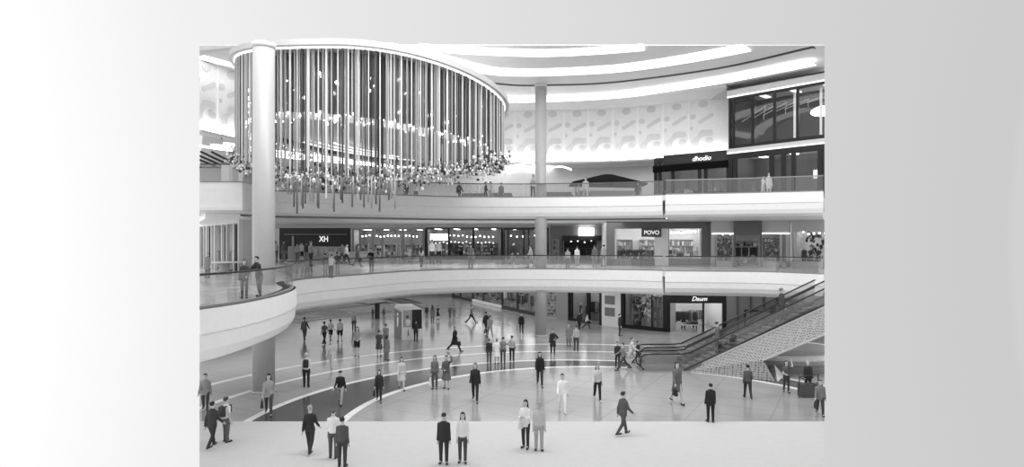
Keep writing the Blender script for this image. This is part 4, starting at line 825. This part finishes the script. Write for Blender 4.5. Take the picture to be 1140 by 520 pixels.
# x, feet y, height px, floor z, facing (0 towards the viewer, 180 away, 90 to the right), pose, top, grey, bottom, grey, hair, grey, label, options
Z1, Z2 = 5.3, 10.9
PE = [
 (339,379,27,0,180,'walk','sweater',105,'trousers',95,'short',50,'person in plain grey walking away alone at the far left of the ground floor',{}),
 (361,383,26,0,165,'walk','tshirt',95,'trousers',50,'short',35,'person in grey tee and dark trousers, left of the three walking together at far left',{}),
 (368,379.5,25,0,180,'walk','tshirt',235,'shorts',30,'short',30,'person in white tee and black shorts, middle of the three walking at far left',{}),
 (378.5,381,27,0,200,'walk','tshirt',225,'shorts',35,'short',30,'person in white tee and dark shorts, right of the three walking at far left',{}),
 (394,369,23,0,180,'stand','tshirt',170,'trousers',80,'short',150,'person in light top and dark trousers far behind the woman in black shorts',{}),
 (397.5,397,34,0,0,'stand2','tshirt',160,'shorts',30,'long',60,'bare-legged woman in grey top and black shorts near the plaza rings',dict(bag=('hip',235,'white pouch hanging at the side of the woman in black shorts'))),
 (422,397,30,0,180,'stand','dress',75,None,0,'short',60,'woman in dark knee-length dress seen from behind, left of the pair by the ring',{}),
 (430.5,401.5,29,0,170,'stand','coat',120,'trousers',110,'bob',50,'person in long grey coat, right of the pair by the ring',{}),
 (429.5,387,27,0,200,'stand','tshirt',135,'trousers',130,'short',90,'person in grey standing directly behind the pair, beside the information kiosk',{}),
 (415,355,13,0,180,'stand','sweater',90,'trousers',70,'short',60,'tiny far figure just left of the black canopy post',{}),
 (427.5,354,12.5,0,180,'stand','sweater',120,'trousers',80,'short',70,'tiny far figure just right of the black canopy post',{}),
 (463,380.5,24.5,0,180,'phone','jacket',45,'trousers',45,'short',30,'person in black using the screen of the information kiosk',{}),
 (475,354.5,15,0,190,'stand','jacket',50,'trousers',55,'short',40,'person in black, left of the three chatting right of the kiosk',{}),
 (481.5,360,21,0,180,'stand','coat',115,'trousers',110,'long',60,'person in grey coat, middle of the three chatting right of the kiosk',{}),
 (487.5,356,16,0,160,'stand','tshirt',60,'skirt',25,'short',40,'woman in black skirt, right of the three chatting right of the kiosk',{}),
 (501,354,15,0,180,'walk','sweater',95,'trousers',80,'short',60,'grey figure, left of the far pair walking towards the slanting shop',{}),
 (505.5,353,13.5,0,180,'walk','sweater',120,'trousers',100,'short',70,'grey figure, right of the far pair walking towards the slanting shop',{}),
 (341,431,39,0,190,'stand','sweater',230,'trousers',35,'cap',200,'woman in white top and pale hat walking away with a dark backpack',dict(bag=('backpack',40,'dark backpack on the woman in white top and pale hat'))),
 (369,409,31,0,0,'walk','sweater',205,'trousers',205,'short',190,'faint figure all in white walking between the plaza rings at left',dict(skin=205,shoe=200)),
 (379,450,39,0,0,'walk','sweater',28,'trousers',170,'cap',25,'man in black hoodie and dark cap with pale trousers on the dark crescent',{}),
 (422,447,37,0,10,'walk','jacket',45,'trousers',35,'long',40,'woman in short black jacket and black trousers carrying a black handbag',dict(bag=('bag',35,'black handbag of the woman in short black jacket'))),
 (447,434,38,0,15,'walk','coat',205,None,0,'long',55,'woman in pale coat with bare legs walking on the dark crescent',{}),
 (484,433,38,0,0,'stand','sweater',110,'trousers',90,'long',70,'woman in grey holding pale shopping bags, left of two on the crescent',dict(bag=('paper',235,'pale paper shopping bag held by the woman in grey on the crescent'))),
 (497,433,38,0,0,'raised','jacket',90,'skirt',100,'short',70,'woman in grey jacket and skirt with a hand raised to her head',{}),
 (529,447,45,0,0,'walk','jacket',38,'trousers',38,'bob',95,'woman in open black blazer and black trousers walking towards the viewer',{}),
 (299,462,48,0,20,'walk','jacket',165,'trousers',75,'long',30,'long dark-haired woman in light jacket and jeans at the lower left',dict(bag=('bag',50,'small dark shoulder bag of the long dark-haired woman at lower left'))),
 (345,504,55,0,180,'walk','sweater',42,'trousers',50,'short',165,'pale-haired man in dark shirt walking away in front of the dark crescent at left',{}),
 (371,510,56,0,180,'stand','sweater',240,'trousers',90,'short',95,'person in white shirt beside the pale-haired man at the front edge',{}),
 (381,520,57,0,180,'stand','sweater',80,'trousers',60,'short',45,'dark-haired person lowest in front at left, right of the white shirt',{}),
 (494,516,57,0,0,'stand','jacket',40,'trousers',45,'cap',40,'person with dark cap at the very front, left of the front pair in the middle',{}),
 (515,515,57,0,0,'stand','sweater',225,'trousers',70,'long',60,'long-haired woman in pale top at the very front beside the dark cap',{}),
 (585,499,55,0,-20,'phone','jacket',235,'trousers',50,'long',50,'dark-haired woman in white jacket at the front below the column',dict(bag=('bag',215,'pale handbag of the woman in white jacket at the front'))),
 (600,501,54,0,0,'stand','sweater',190,'trousers',170,'short',150,'faint pale grey person right behind the woman in white jacket',dict(skin=185)),
 (252,492,51,0,150,'stand','tshirt',240,'trousers',100,'short',70,'person in white tee with a dark backpack in the lower left corner',dict(bag=('backpack',60,'dark backpack on the person in white tee in the lower left corner'))),
 (228.5,458,44,0,20,'walk','jacket',150,'trousers',70,'short',60,'person in mottled grey jacket at the far left edge of the plaza',{}),
 (236,498,53,0,170,'walk','jacket',60,'trousers',50,'short',40,'dark-clothed person lowest at the far left corner',{}),
 (506,391,30,0,60,'stride','coat',25,'trousers',25,'bob',130,'woman in black coat striding with a black bag behind the rings',dict(bag=('bag',25,'black bag swinging from the striding woman in black coat'))),
 (524.5,360,22,0,90,'stride','tshirt',120,'trousers',30,'short',40,'person in grey tee and black trousers striding by the slanting shop',{}),
 (541,371,25,0,150,'walk','jacket',45,'trousers',40,'short',40,'person in dark jacket, left of the pair behind the group of four',{}),
 (545.5,376,26,0,200,'walk','jacket',150,'trousers',150,'short',90,'person in light patterned top, right of the pair behind the group of four',{}),
 (580.5,372,24,0,0,'stand','jacket',25,'trousers',25,'short',30,'person in black suit standing left of the middle column',{}),
 (544.5,404,27.5,0,180,'stand','sweater',48,'trousers',80,'short',90,'person in dark sweater, leftmost of the four standing in a row',{}),
 (553,405,28.5,0,180,'stand','dress',240,None,0,'short',120,'person in white knee-length dress, second of the four standing in a row',dict(skin=200)),
 (560,404,29.5,0,180,'stand','tshirt',130,'trousers',85,'short',60,'person in grey tee, third of the four standing in a row',{}),
 (570,402,29,0,180,'hips','sweater',175,'trousers',30,'short',60,'person in light sweater and black trousers, rightmost of the four in a row',{}),
 (615.5,394.5,28.5,0,0,'hips','coat',38,'trousers',35,'short',45,'person in short black coat with a hand on the hip right of the column',{}),
 (633,386,26,0,0,'stand','coat',130,'trousers',120,'short',110,'dim grey coated person beside the man with grey trousers, right of the column',{}),
 (641.5,391,29.5,0,180,'stand','tshirt',175,'trousers',70,'short',60,'man in light shirt and grey trousers seen from behind, right of the column',{}),
 (601,430,40,0,0,'walk','jacket',25,'trousers',45,'long',25,'woman with long black hair and black jacket on the inner ring line',{}),
 (626,459,45,0,0,'walk','sweater',245,'trousers',245,'short',70,'woman dressed entirely in white walking in the middle of the plaza',dict(skin=200,shoe=220)),
 (665,446,43,0,0,'walk','sweater',205,'trousers',30,'long',100,'long-haired woman in pale top and black trousers right of the woman in white',dict(shoe=215)),
 (687.5,409,29,0,10,'stand','jacket',48,'trousers',48,'short',40,'person in dark clothes, leftmost of the tight group by the escalator foot',{}),
 (694,412,33,0,-80,'stride','sweater',135,'trousers',70,'short',70,'person in grey top taking a long step in the group by the escalator foot',{}),
 (702.5,406,33,0,80,'stride','sweater',215,'trousers',205,'short',90,'person in pale clothes striding in the group by the escalator foot',{}),
 (710,405,26.5,0,70,'walk','jacket',40,'trousers',60,'short',50,'person in black jacket reaching out, rightmost of the group by the escalator foot',{}),
 (690,374,25,0,90,'stand','jacket',38,'trousers',35,'short',40,'person in dark suit in front of the white pier between black shop frames',{}),
 (645,367,21,0,160,'walk','jacket',30,'trousers',35,'short',40,'person in black in front of the narrower black framed shop window',{}),
 (653,366,17.5,0,90,'stride','tshirt',225,'trousers',45,'short',50,'person in white top and dark trousers stepping past the narrower black framed window',{}),
 (753.5,449,48,0,10,'walk','coat',105,None,0,'bob',60,'woman in grey coat with bare legs carrying a large black bag',dict(bag=('bag',28,'large black square bag carried by the woman in grey coat'))),
 (693.5,484,50,0,120,'walk','jacket',85,'trousers',80,'short',50,'man in dark grey suit walking at the front edge',{}),
 (791,470,44,0,180,'stand','jacket',28,'trousers',25,'short',30,'man in black jacket and black trousers standing at the front right',{}),
 (832.5,443.5,39,0,170,'walk','sweater',85,'trousers',50,'short',35,'man in grey sweater walking away before the perforated panel',{}),
 (875.5,437,36,0,-10,'raised','tshirt',90,'trousers',65,'long',60,'woman with a raised arm beside the oval island at right',dict(bag=('hip',40,'small dark bag of the woman with a raised arm'))),
 (899.5,438,37,0,0,'stand','jacket',45,'trousers',40,'short',185,'person in open dark jacket over grey shirt by the low dark box',{}),
 (913,462,41,0,-20,'walk','jacket',120,'trousers',60,'short',60,'person in mottled jacket with a bag at the far lower right',dict(bag=('bag',50,'dark bag of the person at the far lower right'))),
 # first gallery
 (288.5,330.5,46,Z1,-30,'rail','jacket',45,'trousers',110,'short',40,'man in dark jacket looking down at the railing of the near left balcony',{}),
 (272,332,44,Z1,20,'stand2','jacket',60,'trousers',100,'bob',40,'dark-haired woman beside the man on the near left balcony',{}),
 (307,291,23,Z1,180,'stand','sweater',190,'trousers',100,'short',80,'pale person just right of the tall near column on the first gallery',{}),
 (316,291,24,Z1,180,'stand','sweater',95,'trousers',120,'short',60,'person in grey right of the pale one near the tall column, first gallery',{}),
 (331,293,23,Z1,180,'stand','sweater',150,'trousers',100,'short',60,'person in grey top, leftmost of the four at the dark facade, first gallery',{}),
 (335.5,292,23.5,Z1,170,'stand','sweater',205,'shorts',30,'short',40,'person in pale top and black shorts, second of the four at the dark facade',{}),
 (341,290,20.5,Z1,180,'stand','jacket',60,'trousers',130,'short',50,'person in dark jacket, third of the four at the dark facade',{}),
 (346,296,28,Z1,150,'stand2','sweater',140,'trousers',45,'short',120,'tall person with dark trousers, rightmost of the four at the dark facade',{}),
 (362,307,25.5,Z1,180,'stand','jacket',100,'trousers',120,'short',70,'left person of the three leaning at the first gallery railing',{}),
 (368.5,309.5,27,Z1,180,'rail','sweater',200,'trousers',120,'short',90,'middle person of the three leaning at the first gallery railing, pale top',{}),
 (375.5,305.5,25.5,Z1,180,'stand2','jacket',80,'trousers',130,'short',50,'right person of the three leaning at the first gallery railing',{}),
 (380.5,293,22,Z1,90,'walk','sweater',150,'trousers',90,'short',100,'grey person walking behind the three at the railing',{}),
 (385.5,295,24.5,Z1,90,'walk','sweater',225,'trousers',35,'short',40,'person in white top and black trousers walking behind the three at the railing',{}),
 (398,297,25,Z1,70,'walk','coat',95,'trousers',120,'long',35,'woman in grey coat carrying a dark bag on the first gallery',dict(bag=('bag',30,'dark bag of the woman in grey coat on the first gallery'))),
 (413.5,303.5,27.5,Z1,0,'rail','sweater',25,'trousers',140,'short',35,'person in black top and light trousers alone at the first gallery railing',{}),
 (469,298,24,Z1,180,'walk','tshirt',210,'trousers',60,'long',60,'woman in pale top walking at the left end of the long dark shop',{}),
 (456,292,18,Z1,0,'stand','dress',230,None,0,'short',90,'small figure in a white dress before the market shop',{}),
 (481,294,28,Z1,180,'stand','sweater',205,'trousers',55,'short',120,'tall man in pale shirt, left of two before the long dark shop',{}),
 (488.5,293,26,Z1,180,'stand','sweater',215,'trousers',45,'short',150,'man in pale shirt and black trousers, right of two before the long dark shop',{}),
 (524,299.5,29,Z1,180,'stand2','tshirt',130,'trousers',110,'short',60,'person in grey at the railing before the middle of the long dark shop',{}),
 (571,294.5,26,Z1,90,'walk','jacket',40,'trousers',130,'short',45,'person in dark jacket walking past the narrow clothing shop',{}),
 (591,298,26,Z1,-80,'walk','sweater',205,'trousers',140,'short',60,'person in pale top walking just left of the middle column, first gallery',{}),
 (632,299.5,24,Z1,180,'stand','sweater',170,'trousers',95,'short',60,'person in light grey right of the middle column at the first gallery railing',{}),
 (642.5,296,22,Z1,180,'stand','sweater',215,'trousers',150,'short',70,'person in white farther back under the glowing sign box',{}),
 (662,297.5,25,Z1,180,'stand','sweater',120,'trousers',120,'short',60,'person in grey standing right of the glowing sign box',{}),
 (672,297,25,Z1,200,'stand','sweater',180,'trousers',120,'short',50,'person in pale top beside the grey frame of the wide shop',{}),
 (231,309,28,Z1,0,'stand','coat',140,'trousers',130,'short',120,'grey coated person at the far left edge beside the round white table',{}),
 # upper gallery
 (593.5,222,28,Z2,0,'rail','sweater',215,'trousers',60,'short',35,'person in white top leaning on the upper railing left of the middle column',{}),
 (601,222.5,28,Z2,-40,'stand2','jacket',32,'trousers',40,'bob',35,'person in black standing against the middle column on the upper gallery',{}),
 (511,224.5,23,Z2,150,'walk','jacket',40,'trousers',60,'short',45,'dark-clothed person right of the chandelier on the upper gallery',{}),
 (540.5,224.5,23,Z2,90,'walk','sweater',60,'trousers',90,'short',50,'person in dark sweater, left of the pair between chandelier and column, upper gallery',{}),
 (546,224,23,Z2,90,'walk','sweater',215,'trousers',170,'short',100,'person in pale sweater, right of the pair between chandelier and column, upper gallery',{}),
 (558,225,22,Z2,180,'stand','jacket',90,'trousers',90,'short',60,'person in grey nearest the left end of the glowing ribbon lamp, upper gallery',{}),
 (452,224,22,Z2,0,'stand','sweater',60,'trousers',50,'short',40,'dark person behind the chandelier crystals, left of two, upper gallery',{}),
 (463,224,22,Z2,0,'stand','sweater',225,'trousers',60,'short',40,'person in white top behind the chandelier crystals, right of two, upper gallery',{}),
 (652,223,28,Z2,0,'stride','sweater',200,'trousers',185,'short',60,'person in pale clothes with legs apart before the black roofed kiosk',{}),
 (710,223,21,Z2,150,'walk','jacket',35,'trousers',45,'short',35,'person in black at the right end of the black roofed kiosk',{}),
 (856,218,26,Z2,0,'stand','coat',240,'trousers',230,'short',120,'person in white, right of the bright pair before the upper right shop',{}),
 (849.5,217.5,22,Z2,30,'phone','sweater',235,'trousers',215,'short',60,'person in white, left of the bright pair before the upper right shop',{}),
]
for (px, fy, hp, z, rz, pose, top, tg, bot, bg2, hair, hg, lb, op) in PE:
    p = FL(px, fy, z); d = p.y; h = hp*d/F
    if z == 0 and d < 30: pass
    person(p, rz, h, pose, top, tg, bot, bg2, hair, hg, lb, **op)
def esc(px, Y, hp, **k):
    x = X(px, Y); zz = max(0, x-7.35-2.6)*SL+.03; h = hp*Y/F; return Vector((x, Y, zz)), h
p, h = esc(870, 36.65, 39); person(p, 90, h, 'stand2', 'jacket', 70, 'trousers', 75, 'short', 120, 'man in grey suit riding the nearer escalator')
p, h = esc(798.5, 36.65, 35); person(p, 90, h, 'stand', 'sweater', 105, 'trousers', 110, 'short', 60, 'person in dark top riding low on the nearer escalator')
for (t, x_, y_, g_, lb, gr) in MANNEQUINS:
    p = at(t, x_, y_, t.get('_s', 0)); random.shuffle
    person(p, math.degrees(t.rotation_euler.z), 1.78, random.choice(('stand', 'stand2', 'hips')), random.choice(('coat', 'dress', 'jacket')), g_, 'trousers', max(30, g_-15), None, 0, lb, skin=200, cat='mannequin', name='mannequin', group=gr)
for o in list(bpy.data.objects):
    r_ = o
    while r_.parent: r_ = r_.parent
    if r_.name.split('.')[0] in ('person', 'mannequin', 'chandelier', 'handbag', 'backpack', 'oval_island', 'column', 'information_kiosk'): continue
    if o.type == 'MESH': clip(o)
for o in [x for x in bpy.data.objects if x.type == 'EMPTY' and not x.children]: bpy.data.objects.remove(o)
for o in list(bpy.data.objects):
    for k in ('_w', '_h', '_d'):
        if k in o: del o[k]
